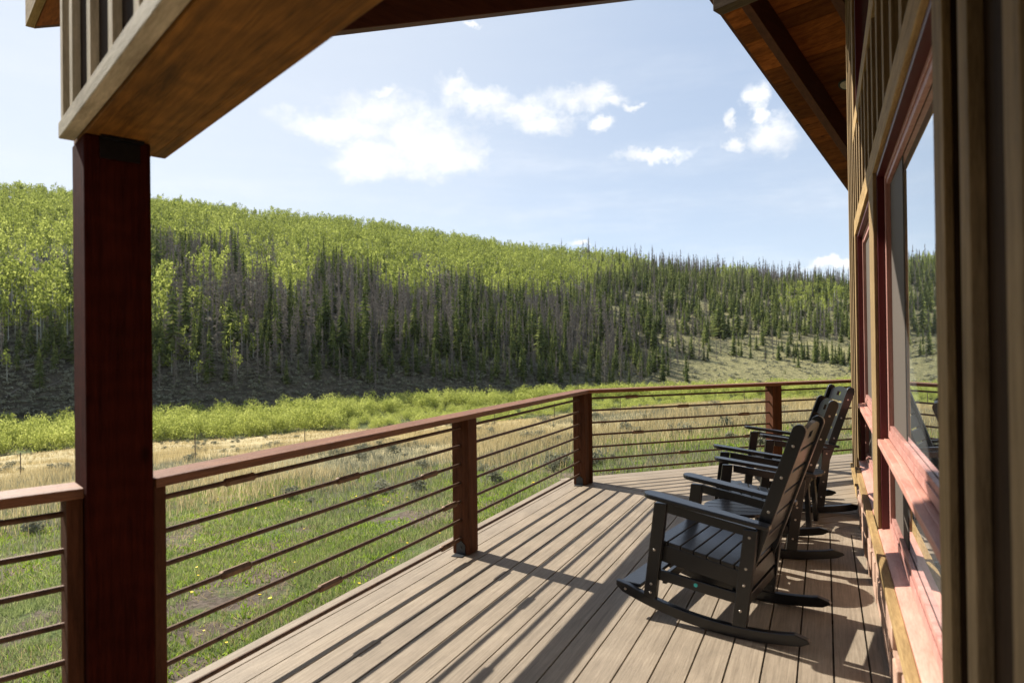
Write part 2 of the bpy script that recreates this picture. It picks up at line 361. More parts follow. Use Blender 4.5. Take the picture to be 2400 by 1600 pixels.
# ------------------------------------------------------------------ big porch post and beam (local x=a, y=b)
K = Vector((-2.517, 1.605, 0)); KA, KB = K.dot(aV), K.dot(bV)
ZB = 2.409
root = empty('porch_post', aV * (KA + .1145) + bV * (KB + .1145), R(67.5)); tag(root, 'thick dark red square timber post carrying the roof beam at the left of the deck', 'post')
h = .1145
mb = MB(); mb.box(-h, h, -h, h, .003, ZB); mb.build('timber', M['red_post'], root, bevel=.006)
mb = MB(); mb.box(-.063, .075, -h - .006, -h - .001, ZB - .085, ZB - .002); mb.box(-.063, .085, -h - .03, -h - .006, ZB - .012, ZB - .002); mb.build('bracket', plain('black_steel_plate', (.012, .012, .014), .4, .4), root)
root = empty('porch_beam', (0, 0, 0), R(67.5)); tag(root, 'wide amber stained beam overhead at the left with board and batten siding above it', 'beam')
mb = MB(); mb.box(.525, .80, -2.0, 3.165, ZB + .001, ZB + .32); mb.box(.803, .86, -2.0, 3.15, ZB + .006, ZB + .32); mb.build('beam_timber', M['beam'], root, bevel=.004)
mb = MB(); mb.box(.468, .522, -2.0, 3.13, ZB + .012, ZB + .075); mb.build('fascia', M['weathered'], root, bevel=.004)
mb = MB(); mb.box(.505, .523, -2.0, 3.125, ZB + .076, 3.62); mb.build('siding', M['siding'], root)
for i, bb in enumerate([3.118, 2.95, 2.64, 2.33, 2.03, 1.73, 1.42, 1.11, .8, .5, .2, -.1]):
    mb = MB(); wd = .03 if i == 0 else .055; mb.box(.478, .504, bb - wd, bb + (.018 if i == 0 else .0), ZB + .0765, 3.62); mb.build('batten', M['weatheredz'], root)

# ------------------------------------------------------------------ porch roof (local x=a, y=b)
TS = .4125; ZR0 = 10.027; ZL0 = 3.346; AR = (ZR0 - ZL0) / (2 * TS); AE0 = .64; AE1 = 2 * AR - AE0; BO = 5.05
zs = lambda a: min(ZR0 - TS * a, ZL0 + TS * a)
root = empty('porch_roof', (0, 0, 0), R(67.5)); tag(root, 'gabled porch roof overhead with cedar board soffit and heavy dark rafters', 'roof')
sof = MB(); pw = .325 * .9244
def slab(mb, a0, a1, b0, b1, lo, hi, mi=0):
    mb.add([(a0, b0, zs(a0) + lo), (a1, b0, zs(a1) + lo), (a1, b1, zs(a1) + lo), (a0, b1, zs(a0) + lo), (a0, b0, zs(a0) + hi), (a1, b0, zs(a1) + hi), (a1, b1, zs(a1) + hi), (a0, b1, zs(a0) + hi)],
           [(0, 3, 2, 1), (4, 5, 6, 7), (0, 1, 5, 4), (1, 2, 6, 5), (2, 3, 7, 6), (3, 0, 4, 7)], mi)
a_ = 9.957 * .9244 - 6 * pw
segs = []
x = AR
while x < AE1:
    nx = min(AE1, a_ + pw * math.ceil((x - a_ + 1e-4) / pw)); segs.append((x, nx)); x = nx
x = AR
while x > AE0:
    nx = max(AE0, x - pw); segs.append((nx, x)); x = nx
for a0, a1 in segs: slab(sof, a0 + .004, a1 - .004, -6, BO - .001, 0, .022)
sof.build('soffit', M['soffit'], root)
rf = MB(); slab(rf, AE0 - .02, AR - .0005, -6, BO + .05, .03, .16); slab(rf, AR + .0005, AE1 + .02, -6, BO + .05, .03, .16); rf.build('roofing', M['roofmetal'], root)
for b0 in (4.40, 3.385, 2.37, 1.35, .33, -.7):
    for (a0, a1) in ((AE0 + .05, AR - .0), (AR + .0, AE1 - .05)):
        mb = MB(); slab(mb, a0, a1, b0, b0 + .125, -.44, -.001); mb.build('rafter', M['rafter'], root, bevel=.006)
mb = MB(); slab(mb, AE0, AR, BO, BO + .045, -.0, .23); slab(mb, AR, AE1, BO, BO + .045, -.0, .23); mb.build('barge_board', M['rafter'], root)
mb = MB(); mb.box(AE0 - .045, AE0 - .001, -6, BO + .04, zs(AE0) - .0, zs(AE0) + .17); mb.build('eave_fascia', M['trim'], root)
mb = MB(); mb.box(AR - .10, AR + .10, -6, 4.70, 5.99, 6.64); mb.build('ridge_beam', wood('rough_sawn_ridge', (.04, .026, .018), (.15, .11, .08), 1, 10, 2, .85, .6, spec=.1), root, bevel=.01)
# small lamps
def on_soffit(name, a, b, mk): 
    o = mk.build(name, [M['bracket'], M['lampdisc']], root); o.location = (a, b, zs(a) - .001); o.rotation_euler = (0, math.atan(TS), 0); return o
mb = MB(); mb.tube((0, 0, -.012), (0, 0, 0), .12, .12, 24); mb.tube((0, 0, -.018), (0, 0, -.0125), .09, .09, 24, 1); on_soffit('downlight', 10.83, 4.09, mb)
mb = MB(); mb.tube((0, 0, -.06), (0, 0, 0), .03, .04, 12); mb.tube((0, 0, -.06), (-.08, .03, -.17), .05, .075, 14); mb.tube((-.0801, .0301, -.1701), (-.084, .032, -.176), .07, .06, 14, 1); on_soffit('flood_lamp', 8.62, 4.60, mb)

# ------------------------------------------------------------------ house
house = empty('house', (.32, 4, 0)); tag(house, 'lodge wall at the right with dark siding, pale battens, red windows and stone base', 'house')
def hb(mb, name, mat, bevel=0, parent=None):
    for i, v in enumerate(mb.v): mb.v[i] = (v[0] - .32, v[1] - 4, v[2])
    return mb.build(name, mat, parent or house, bevel=bevel)
WX = .32; YE = 9.02
ztop = lambda y: zs(aV.x * WX + aV.y * y) - .005 if (AE0 < aV.x * WX + aV.y * y < AE1) else 3.4
yr = (AR - aV.x * WX) / aV.y
WO = [(2.2, 4.72), (5.14, 7.36)]      # window openings (y)
ZO0, ZO1 = .40, 2.63
mb = MB()
def wallpiece(y0, y1, z0, z1f):
    if callable(z1f): pts = [(y0, z0), (y1, z0), (y1, z1f(y1)), (y0, z1f(y0))]
    else: pts = [(y0, z0), (y1, z0), (y1, z1f), (y0, z1f)]
    mb.prism(pts, WX, WX + .12, 'x')
for y0, y1 in ((-4, 2.2), (4.72, 5.14), (7.36, YE)): wallpiece(y0, y1, 0, ZO1)
for y0, y1 in WO: wallpiece(y0, y1, 0, ZO0 - .03)
UW = (5.14, 7.36, 3.74, 5.05)
for y0, y1 in ((-4, .6), (.6, UW[0]), (yr, YE)): wallpiece(y0, y1, ZO1, ztop)
wallpiece(UW[0], UW[1], ZO1, UW[2]); wallpiece(UW[0], UW[1], UW[3], ztop); wallpiece(UW[1], yr, ZO1, ztop)
mb.prism([(WX, YE), (WX + .12, YE), (WX + 5, YE + 4.9), (WX + 4.9, YE + 5)], 0, 6.0, 'z')
hb(mb, 'wall', M['siding'])
mb = MB(); mb.box(WX + .12, WX + .2, -4, YE, 0, 6.4); mb.box(-2.6, WX - .001, -1.75, -1.6, -.02, 3.3); hb(mb, 'inner_and_shade_wall', plain('dark_interior_and_blocker', (.03, .025, .02), .9))  # second box: unseen wall added behind the camera to darken bounce light
# battens: full height where there is no window, above the heads elsewhere
k = -13
while True:
    y = 1.78 + .42 * k; k += 1
    if y > YE - .1: break
    wd = .055
    for (z0, z1) in (((.0, None),) if (y < 2.0 or y > 7.7) else ((2.80, None),)):
        zt = ztop(y) - .1
        if z0 > 1 and 4.95 < y < 7.55: zt = 3.55
        if zt < z0: continue
        mb = MB(); mb.box(.287, .319, y - wd, y + wd, z0 + (.02 if z0 == 0 else 0), zt); hb(mb, 'batten', M['batten'], .003)
mb = MB(); mb.box(.283, .3195, YE - .09, YE + .01, .02, ztop(YE) - .1); hb(mb, 'corner_board', M['trimz'], .003)
mb = MB(); mb.box(.27, .319, 7.62, YE - .1, .0, .12); mb.box(.255, .319, 7.62, YE - .1, .121, .15); hb(mb, 'skirt_board', M['trim'], .003)
# stone base
st = MB(); rr = random.Random(3)
y = 2.0 - 6
rowsz = [(.02, .2), (.21, .385)]
for (z0, z1) in ((.004, .13), (.138, .26), (.268, .366)):
    y = -3.9 + rr.random() * .2
    while y < 6.98:
        L = rr.uniform(.14, .42); y1 = min(y + L, 7.02); px = rr.uniform(-.012, .012)
        if y1 - y > .05:
            e2 = .008
            st.add([(.252 + px, y, z0), (.262 + px, y, z0), (.262 + px, y1 - .012, z0)], [], 0)
            st.box(.254 + px, .30, y, y1 - .012, z0, z1)
        y = y1
hb(st, 'stone_base', M['stone'], .006)
mb = MB(); mb.box(.27, .319, -3.95, 7.0, 0, .364); hb(mb, 'stone_backing', M['mortar'])
mb = MB(); mb.box(.243, .2845, -4, 7.05, .368, .415); hb(mb, 'cap_sill', M['trim'], .004)
# windows
def window(y0, y1, screen_from):
    root = empty('window', (0, y0 - 4, 0)); root.parent = house
    def wb(mb, name, mat, bev=.002):
        for i, v in enumerate(mb.v): mb.v[i] = (v[0] - .32, v[1] - y0, v[2])
        return mb.build(name, mat, root, bevel=bev)
    XF = .3055
    mb = MB()                                             # outer red jambs
    mb.box(XF, .39, y0, y0 + .03, .43, ZO1); mb.box(XF, .39, y1 - .03, y1, .43, ZO1); mb.box(XF, .39, y0 + .0305, y1 - .0305, ZO1 - .035, ZO1)
    wb(mb, 'frame', M['redframe'])
    mb = MB()                                             # sash members
    for (za, zb_) in ((1.0, ZO1 - .036), (.445, .94)):
        for (a, b) in ((y0 + .031, y0 + .09), (y1 - .09, y1 - .031)): mb.box(.352, .374, a, b, za, zb_); mb.box(.345, .3515, a, b - .03 if a < (y0 + y1) / 2 else b, za, zb_)
        mb.box(.352, .374, y0 + .0905, y1 - .0905, za, za + .075); mb.box(.352, .374, y0 + .0905, y1 - .0905, zb_ - .06, zb_)
        mb.box(.345, .3515, y0 + .0905, y1 - .0905, za, za + .045); mb.box(.345, .3515, y0 + .0905, y1 - .0905, zb_ - .03, zb_)
    wb(mb, 'sash', wood('red_sash_paint', (.30, .12, .10), (.58, .33, .28), 2, 8, 2, .4, .08))  # grazing sheen of the glossy paint put into this paler red
    mb = MB(); mb.box(.288, .3515, y0 + .031, y1 - .031, .95, .985); mb.box(.322, .3515, y0 + .031, y1 - .031, .9855, .9905); wb(mb, 'middle_sill', M['redsill'], .004)
    mb = MB(); mb.prism([(.2848, .395), (.352, .395), (.352, .443), (.2848, .425)], y0 - .0, y1 + .0, 'y'); wb(mb, 'bottom_sill', M['redsill'], .003)
    mb = MB(); mb.box(.376, .386, y0 + .03, y1 - .03, .46, ZO1 - .04); wb(mb, 'pane', M['glass'], 0)
    if screen_from is not None:
        mb = MB(); mb.box(.3725, .3752, screen_from, y1 - .091, 1.076, ZO1 - .097); mb.box(.3725, .3752, screen_from, y1 - .091, .521, .879); wb(mb, 'screen', M['screen'], 0)
def upper_window(y0, y1, z0, z1):
    root = empty('window', (0, y0 - 4, z0)); root.parent = house
    def wb(mb, name, mat, bev=.002):
        for i, v in enumerate(mb.v): mb.v[i] = (v[0] - .32, v[1] - y0, v[2] - z0)
        return mb.build(name, mat, root, bevel=bev)
    mb = MB(); mb.box(.31, .39, y0, y0 + .06, z0, z1); mb.box(.31, .39, y1 - .06, y1, z0, z1); mb.box(.31, .39, y0 + .0605, y1 - .0605, z1 - .06, z1); mb.box(.31, .39, y0 + .0605, y1 - .0605, z0, z0 + .06); wb(mb, 'frame', M['redframe'])
    mb = MB(); mb.box(.37, .38, y0 + .06, y1 - .06, z0 + .06, z1 - .06); wb(mb, 'pane', M['glass'], 0)
upper_window(*UW)
mb = MB(); mb.box(.284, .3195, 4.2, 7.56, 3.57, 3.735); hb(mb, 'sill_band', M['trim'], .003)
mb = MB(); mb.box(.286, .3195, 7.36, 7.54, 3.736, 5.2); hb(mb, 'casing', M['trimz'], .003)
window(*WO[0], 3.95); window(*WO[1], 5.235)
# casings
mb = MB()
mb.box(.284, .3045, 2.03, 2.2, .43, ZO1); hb(mb, 'casing', M['trimz'], .003)
mb = MB(); mb.box(.284, .3045, 4.72, 5.14, .43, ZO1); hb(mb, 'casing', M['trimz'], .003)
mb = MB(); mb.box(.284, .3045, 7.36, 7.56, .43, ZO1); hb(mb, 'casing', M['trimz'], .003)
mb = MB(); mb.box(.283, .3045, 2.03, 7.58, ZO1 + .0005, 2.785); mb.box(.300, .3195, 2.03, 7.58, ZO1 + .001, 2.77); hb(mb, 'head_casing', M['trim'], .004)
for y0, y1 in ((2.03, 2.2), (4.72, 5.14), (7.36, 7.56)):
    mb = MB(); mb.box(.3048, .3195, y0, y1, .43, ZO1 - .001); hb(mb, 'casing_backing', M['siding'])

# ------------------------------------------------------------------ rocking chairs
def rocker_chair():
    root = empty('rocking_chair'); RA = 1.85
    mt = M['chair']
    zb = lambda s: s * s / (2 * RA)
    def bolts(parent, pts, y, sgn, teal=None):
        for (x, z) in pts:
            mb = MB(); mb.tube((x, y, z), (x, y + sgn * .004, z), .0085, .006, 10); mb.build('bolt', M['bolt'], parent)
    for sg in (1, -1):
        y0, y1 = (.285, .325) if sg > 0 else (-.325, -.285); yo = .325 * sg
        pts = [(-.375, zb(-.375) + .018)] + [(s, zb(s) + .002) for s in np.linspace(-.33, .66, 22)] + [(.70, zb(.70) + .02), (.70, zb(.70) + .05)] + [(s, zb(s) + .062) for s in np.linspace(.62, -.26, 18)] + [(-.30, zb(-.30) + .064), (-.365, zb(-.36) + .036)]
        mb = MB(); mb.prism(pts, y0, y1, 'y'); rk = mb.build('rocker', mt, root, bevel=.004); bolts(rk, [(.64, zb(.64) + .03)], yo, sg)
        q = lambda x0, z0, x1, z1, w: [(x0 - w, z0), (x0 + w, z0), (x1 + w, z1), (x1 - w, z1)]
        mb = MB(); mb.prism(q(.490, .115, .415, .672, .0375), y0, y1, 'y'); lg = mb.build('front_leg', mt, root, bevel=.004); bolts(lg, [(.478, .20), (.455, .40), (.482, .15)], yo, sg)
        mb = MB(); mb.prism(q(-.02, .062, -.09, .592, .0375), y0, y1, 'y'); lg = mb.build('rear_leg', mt, root, bevel=.004); bolts(lg, [(-.03, .15), (-.05, .29), (-.062, .38), (-.083, .55)], yo, sg)
        # arm rest: plan outline, rising to the front
        n = 9; pl = [(-.19, -.03), (-.19, .035)] + [(.02, .045)] + [(.25, .055)] + [(.50 - .055 * (1 - math.cos(t)), .062 * math.cos(t) * 1.0) if False else (.455 + .055 * math.sin(t), .06 * math.cos(t)) for t in np.linspace(0, math.pi, n)] + [(.25, -.05), (.02, -.04)]
        yc = .318 * sg
        vs = []
        for (s, o) in pl:
            zz = .602 + (s + .19) * .150; vs.append((s, yc + o * sg, zz))
        vt = [(a, b, c + .026) for a, b, c in vs]; nn = len(vs)
        fs = [tuple(range(nn)), tuple(range(nn, 2 * nn))[::-1]] + [(i, nn + i, nn + (i + 1) % nn, (i + 1) % nn) for i in range(nn)]
        if sg < 0: fs = [f[::-1] for f in fs]
        mb = MB(); mb.add(vs + vt, fs); mb.build('armrest', mt, root, bevel=.006)
        mb = MB(); mb.prism([(-.115, .545), (.375, .619), (.375, .671), (-.115, .597)], y0 + .004 if sg > 0 else y0 + .01, y1 - .01 if sg > 0 else y1 - .004, 'y'); mb.build('arm_support', mt, root)
        mb = MB(); mb.prism([(-.02, .175), (.45, .225), (.45, .285), (-.02, .235)], .292 * sg - .012, .292 * sg + .012, 'y'); stt = mb.build('stretcher', mt, root, bevel=.003)
        mb = MB(); mb.tube((.22, .304 * sg, .235), (.22, .306 * sg, .235), .011, n=12); mb.build('sticker', M['teal'], stt)
        # back post, leaning, rounded top
        ux, uz = -.338, .94; L = math.hypot(ux, uz); ux /= L; uz /= L
        B0 = Vector((.0, .0, .215)); w2 = .035; Lp = 1.0
        px_ = []
        for (l, o) in [(0, -w2), (0, w2), (Lp - w2, w2)] + [(Lp - w2 + w2 * math.sin(t), w2 * math.cos(t)) for t in np.linspace(.3, math.pi - .3, 6)] + [(Lp - w2, -w2)]:
            px_.append((B0.x + ux * l + uz * o, B0.z + uz * l - ux * o))
        ya, yb = (.232, .270) if sg > 0 else (-.270, -.232)
        mb = MB(); mb.prism(px_, ya, yb, 'y'); bp = mb.build('back_post', mt, root, bevel=.003)
        bolts(bp, [(B0.x + ux * l, B0.z + uz * l) for l in (.30, .50, .70, .88)], .270 * sg, sg)
    # seat
    zsd = lambda s: .452 + (s - .43) * .175
    ss = np.linspace(-.065, .465, 8)
    for i in range(7):
        a, b = ss[i] + .004, ss[i + 1] - .004
        mb = MB(); mb.prism([(a, zsd(a) - .022), (b, zsd(b) - .022), (b, zsd(b)), (a, zsd(a))], -.282, .282, 'y'); sl_ = mb.build('seat_slat', mt, root, bevel=.003)
    mb = MB()
    for sg in (1, -1):
        mb.prism([(-.07, zsd(-.07) - .12), (.45, zsd(.45) - .125), (.45, zsd(.45) - .0225), (-.07, zsd(-.07) - .0225)], .268 * sg - .013, .268 * sg + .013, 'y')
    mb.box(.425, .449, -.254, .254, zsd(.43) - .12, zsd(.43) - .026); mb.box(-.07, -.046, -.254, .254, zsd(-.06) - .115, zsd(-.06) - .026)
    mb.build('seat_frame', mt, root, bevel=.003)
    # back crest + slats
    ux, uz = -.338, .94; L = math.hypot(ux, uz); ux /= L; uz /= L
    B0 = Vector((-uz * .009, 0, .215 + ux * .009)); th = .011
    def P(l, o): return (B0.x + ux * l + uz * o, B0.z + uz * l - ux * o)
    l = .215; hsl = .109; gap = .019
    for i in range(5):
        mb = MB(); mb.prism([P(l, -th), P(l, th), P(l + hsl, th), P(l + hsl, -th)], -.2315, .2315, 'y'); mb.build('back_slat', mt, root, bevel=.004); l += hsl + gap
    # crest with arched top and a hand hole: strips of columns
    mb = MB(); ys = [-.2315, -.17, -.11, -.055, -.045, .045, .055, .11, .17, .2315]; l0 = l; base = l + .07
    arch = lambda y: .098 + .045 * math.cos(y / .2315 * math.pi / 2) - (.012 if abs(y) > .2 else 0)
    def col(y0, y1, la, lb0, lb1):
        (xa, za), (xb, zb2) = P(la, -th), P(la, th)
        (xc, zc), (xd, zd) = P(lb0, -th), P(lb0, th); (xe, ze), (xf, zf) = P(lb1, -th), P(lb1, th)
        mb.add([(xa, y0, za), (xb, y0, zb2), (xd, y0, zd), (xc, y0, zc), (xa, y1, za), (xb, y1, zb2), (xf, y1, zf), (xe, y1, ze)],
               [(0, 1, 2, 3), (7, 6, 5, 4), (1, 0, 4, 5), (2, 1, 5, 6), (3, 2, 6, 7), (0, 3, 7, 4)])
    for y0, y1 in zip(ys[:-1], ys[1:]):
        if -.05 <= y0 and y1 <= .05:
            col(y0, y1, l0, l0 + .05, l0 + .05); 
            (x1, z1), (x2, z2) = P(l0 + .09, -th), P(l0 + .09, th)
            mb2 = [(P(l0 + .09, -th), P(l0 + .09, th), P(l0 + arch(y0), th), P(l0 + arch(y0), -th))]
            q0 = mb2[0]; q1 = (P(l0 + .09, -th), P(l0 + .09, th), P(l0 + arch(y1), th), P(l0 + arch(y1), -th))
            mb.add([(a, y0, b) for a, b in q0] + [(a, y1, b) for a, b in q1], [(0, 1, 2, 3), (7, 6, 5, 4), (1, 0, 4, 5), (2, 1, 5, 6), (3, 2, 6, 7), (0, 3, 7, 4)])
        else: col(y0, y1, l0, l0 + arch(y0), l0 + arch(y1))
    mb.build('crest_rail', mt, root)
    mb = MB(); mb.box(.56, .69, -.284, .284, .148, .170)
    for i in range(0): pass
    o = mb.build('foot_board', mt, root, bevel=.004)
    mb = MB(); mb.box(-.065, -.04, -.284, .284, .17, .225); mb.build('rear_stretcher', mt, root, bevel=.003)
    mb = MB(); mb.box(.40, .425, -.284, .284, .20, .255); mb.build('front_stretcher', mt, root, bevel=.003)
    return root
ch = rocker_chair()
specs = [((-.405, 4.095), (-.986, .166), 'nearest charcoal rocking chair on the deck, its slatted seat fully in view'),
         ((-.312, 5.62), (-.987, -.158), 'middle charcoal rocking chair between the two round side tables'),
         ((-.178, 7.14), (-.95, -.312), 'farthest charcoal rocking chair, its high back against the end of the railing')]
for i, (pos, f, lab) in enumerate(specs):
    o = ch if i == 0 else copy_tree(ch)
    o.location = (*pos, 0.002); o.rotation_euler = (0, 0, math.atan2(f[1], f[0])); tag(o, lab, 'rocking chair', 'charcoal rocking chairs lined up on the deck')

def side_table():
    root = empty('side_table'); mt = M['chair']; r = .237; zt = .46
    mb = MB(); xs = [-r + 2 * r * i / 5 for i in range(6)]
    for x0, x1 in zip(xs[:-1], xs[1:]):
        x0 += .003; x1 -= .003; n = 7; pts = []
        X = np.linspace(x0, x1, n)
        up = [(x, math.sqrt(max(0, r * r - x * x))) for x in X]; pts = up + [(x, -y) for x, y in up[::-1]]
        pts = [p for j, p in enumerate(pts) if j == 0 or math.dist(p, pts[j - 1]) > 1e-5]
        mb.prism(pts, zt - .022, zt)
    mb.build('table_top', mt, root, bevel=.003)
    for sx_ in (-1, 1):
        for sy in (-1, 1):
            mb = MB(); a = .12; mb.add([(sx_ * (a + .035) - .03, sy * (a + .02) - .018, 0), (sx_ * (a + .035) + .03, sy * (a + .02) - .018, 0), (sx_ * (a + .035) + .03, sy * (a + .02) + .018, 0), (sx_ * (a + .035) - .03, sy * (a + .02) + .018, 0),
                             (sx_ * a - .03, sy * a - .018, zt - .0225), (sx_ * a + .03, sy * a - .018, zt - .0225), (sx_ * a + .03, sy * a + .018, zt - .0225), (sx_ * a - .03, sy * a + .018, zt - .0225)],
                            [(0, 3, 2, 1), (4, 5, 6, 7), (0, 1, 5, 4), (1, 2, 6, 5), (2, 3, 7, 6), (3, 0, 4, 7)])
            lg = mb.build('leg', mt, root, bevel=.003)
            bm = MB(); bm.tube((sx_ * (a + .01), sy * (a + .024), .38), (sx_ * (a + .01), sy * (a + .03), .38), .008, n=8); bm.build('bolt', M['bolt'], lg)
    mb = MB(); mb.box(-.088, .088, .115, .137, zt - .085, zt - .0235); mb.box(-.088, .088, -.137, -.115, zt - .085, zt - .0235); mb.build('apron', mt, root)
    mb = MB()
    for i in range(3): mb.box(-.12 + .082 * i, -.12 + .082 * i + .075, -.11, .11, .14, .158)
    mb.build('shelf', mt, root)
    return root
tb = side_table()
for i, (pos, rz, lab) in enumerate([((-.548, 4.857), 98, 'round charcoal side table behind the arm of the nearest rocking chair'), ((-.255, 6.42), 80, 'round charcoal side table between the middle and the farthest rocking chair')]):
    o = tb if i == 0 else copy_tree(tb); o.location = (*pos, 0.001); o.rotation_euler = (0, 0, R(rz)); tag(o, lab, 'side table', 'round side tables between the rocking chairs')
#TERRAIN
# ------------------------------------------------------------------ terrain
# valley described by distance and bearing from the deck; bearing phi is measured from the view axis, right positive
BEAR = math.atan2(FW.x, FW.y)
def ph(px): return math.degrees(math.atan((px - 1200) / 1570.84))
def tab(rows): return ([ph(r[0]) for r in rows], [r[1] for r in rows])
T_z0 = tab([(0, -1.45), (900, -1.4), (1200, -1.15), (1450, -.85), (1650, -.62), (1990, -.55)])
T_ex = tab([(0, 1.05), (900, 1.1), (1300, 1.2), (1650, 1.35), (1990, 1.35)])
T_dv = tab([(0, 90), (350, 92), (780, 93), (1150, 98), (1400, 112), (1700, 126), (1990, 138)])
T_dw = tab([(0, 110), (350, 112), (600, 114), (1100, 130), (1330, 143), (1600, 155), (1990, 172)])
T_dc = tab([(0, 420), (350, 420), (816, 440), (1204, 480), (1600, 540), (1990, 600)])
T_tc = tab([(0, .1976), (352, .1977), (600, .192), (816, .186), (1000, .172), (1204, .150), (1400, .139), (1600, .121), (1800, .105), (1990, .088)])
T_th = tab([(0, 5.5), (1200, 6), (1600, 7.5), (1990, 7.5)])
def fbm(x, y, s, o=0):
    return (np.sin(x * s * 1.0 + 1.3 + o) * np.cos(y * s * 1.13 + .7 * o) + .5 * np.sin(x * s * 2.3 + y * s * 1.7 + 2.1 * o) + .3 * np.cos(x * s * 4.1 - y * s * 3.7 + o) + .2 * np.sin(x * s * 7.9 + y * s * 8.3 + 3 * o)) / 2
def zf(D, P):
    """height for distance D (m) and bearing P (deg), numpy arrays"""
    D = np.asarray(D, float); P = np.asarray(P, float)
    I = lambda T: np.interp(P, *T)
    z0, ex, dv, dw, dc, tcr, th = I(T_z0), I(T_ex), I(T_dv), I(T_dw), I(T_dc), I(T_tc), I(T_th)
    df = dw + 5; VF = -9.6
    az = np.radians(P) + BEAR; x = D * np.sin(az); y = D * np.cos(az)
    t = np.clip((D - 7) / (dv - 7), 0, 1); near = z0 + (VF - z0) * t ** ex
    zc = 1.587 + tcr * dc - th
    s = np.clip((D - df) / (dc - df), 0, 1)
    bump = np.clip(s * 8, 0, 1) * np.clip((1 - s) * 5, .12, 1)
    bank = np.interp(P, [ph(0), ph(1150), ph(1500)], [9.0, 7.0, 0.0]) * (1 - np.exp(-np.clip(D - df, 0, None) / 9.0)) * (1 - s) ** 1.5
    hill = VF + bank + (zc - VF) * (1.15 * s - .15 * s * s) + bump * (3.2 * fbm(x, y, .028, 1) + 1.2 * fbm(x, y, .09, 4))
    z = np.where(D < df, near, hill)
    z = z + np.where(D < df, .35 * np.clip((D - 14) / 30, 0, 1) * fbm(x, y, .11, 2) + .04 * np.clip((D - 3) / 3, 0, 1) * fbm(x, y, 1.3, 5), 0)
    z = np.where(D > dc, zc - .06 * (D - dc), z)
    return z
def pol(D, P):
    az = np.radians(P) + BEAR; return np.stack([D * np.sin(az), D * np.cos(az), zf(D, P)], -1)
def proj(P3):
    d = P3 - np.array(EYE); f = d @ np.array(FW); return 1200 + 1570.84 * (d @ np.array(RT)) / f, 800 - 1570.84 * (d @ np.array(UP)) / f
def ground_at(px, py):
    d = FW * 1570.84 + RT * (px - 1200) - UP * (py - 800); d = np.array(d.normalized()); h = math.hypot(d[0], d[1])
    P = math.degrees(math.atan2(d[0], d[1]) - BEAR); D = np.linspace(4, 640, 12000)
    zr = 1.587 + d[2] / h * D; g = zf(D, np.full_like(D, P)); i = np.argmax(g > zr); return pol(np.array(D[i]), np.array(P)), D[i]
def grid_mesh(name, Ds, Ps, mat, attrs=None, wrap=False):
    """Ds: (nr, na) distances, Ps: (na,)"""
    nr, na = Ds.shape; PP = np.broadcast_to(Ps, (nr, na)); V = pol(Ds, PP).reshape(-1, 3)
    i, j = np.meshgrid(np.arange(nr - 1), np.arange(na if wrap else na - 1), indexing='ij'); j2 = (j + 1) % na
    F = np.stack([i * na + j, (i + 1) * na + j, (i + 1) * na + j2, i * na + j2], -1).reshape(-1, 4)
    me = bpy.data.meshes.new(name); me.vertices.add(len(V)); me.vertices.foreach_set('co', V.ravel())
    me.loops.add(F.size); me.loops.foreach_set('vertex_index', F[:, ::-1].ravel()); me.polygons.add(len(F))
    me.polygons.foreach_set('loop_start', np.arange(0, F.size, 4)); me.polygons.foreach_set('use_smooth', np.ones(len(F), bool)); me.update()
    if attrs:
        for k, v in attrs.items():
            at = me.attributes.new(k, 'FLOAT', 'POINT'); at.data.foreach_set('value', np.asarray(v, float).ravel())
    me.materials.append(mat); o = bpy.data.objects.new(name, me); C.objects.link(o); return o

# ground materials
mt, nt, p = newmat('meadow_ground'); geo = nt.nodes.new('ShaderNodeNewGeometry')
def pn(s, d=6, r=.6, sc=(1, 1, 1)):
    mp = N(nt, 'ShaderNodeMapping', inp={0: geo.outputs['Position']}); mp.inputs['Scale'].default_value = sc
    return N(nt, 'ShaderNodeTexNoise', inp={0: mp.outputs[0], 'Scale': s, 'Detail': d, 'Roughness': r}).outputs[0]
ln = N(nt, 'ShaderNodeVectorMath', operation='LENGTH', inp={0: geo.outputs['Position']}).outputs['Value']
dd = mth(nt, 'ADD', ln, mth(nt, 'MULTIPLY', mth(nt, 'SUBTRACT', pn(.12), .5), 22))
fine = pn(9, 8, .7); mid = pn(1.1, 6, .65)
soil = ramp(nt, fine, [(.3, (.06, .045, .036)), (.7, (.20, .16, .125))]); grn = ramp(nt, fine, [(.3, (.05, .075, .025)), (.7, (.16, .20, .065))])
near = mixc(nt, sstep(nt, mid, .46, .58), soil, grn)
olive = ramp(nt, mixc(nt, .5, mid, fine), [(.35, (.10, .105, .055)), (.65, (.26, .23, .12))])
tan = ramp(nt, mixc(nt, .45, pn(.35, 8, .7), fine), [(.34, (.26, .21, .11)), (.5, (.44, .36, .19)), (.66, (.56, .47, .27))])
c = mixc(nt, sstep(nt, dd, 14, 24), near, olive); c = mixc(nt, sstep(nt, dd, 26, 44), c, tan)
at = N(nt, 'ShaderNodeAttribute', attribute_name='riparian'); c = mixc(nt, at.outputs['Fac'], c, ramp(nt, mid, [(.35, (.04, .055, .018)), (.62, (.13, .15, .05))]))
nt.links.new(c, p.inputs['Base Color']); p.inputs['Roughness'].default_value = .95; p.inputs['Specular IOR Level'].default_value = .1
bp = N(nt, 'ShaderNodeBump', inp={'Height': fine, 'Strength': .8, 'Distance': .08}); nt.links.new(bp.outputs[0], p.inputs['Normal']); M['ground'] = mt
mt, nt, p = newmat('hillside_ground'); geo = nt.nodes.new('ShaderNodeNewGeometry')
fine = pn(.9, 9, .75); mid = pn(.16, 6, .65); sp = pn(2.2, 3, .6)
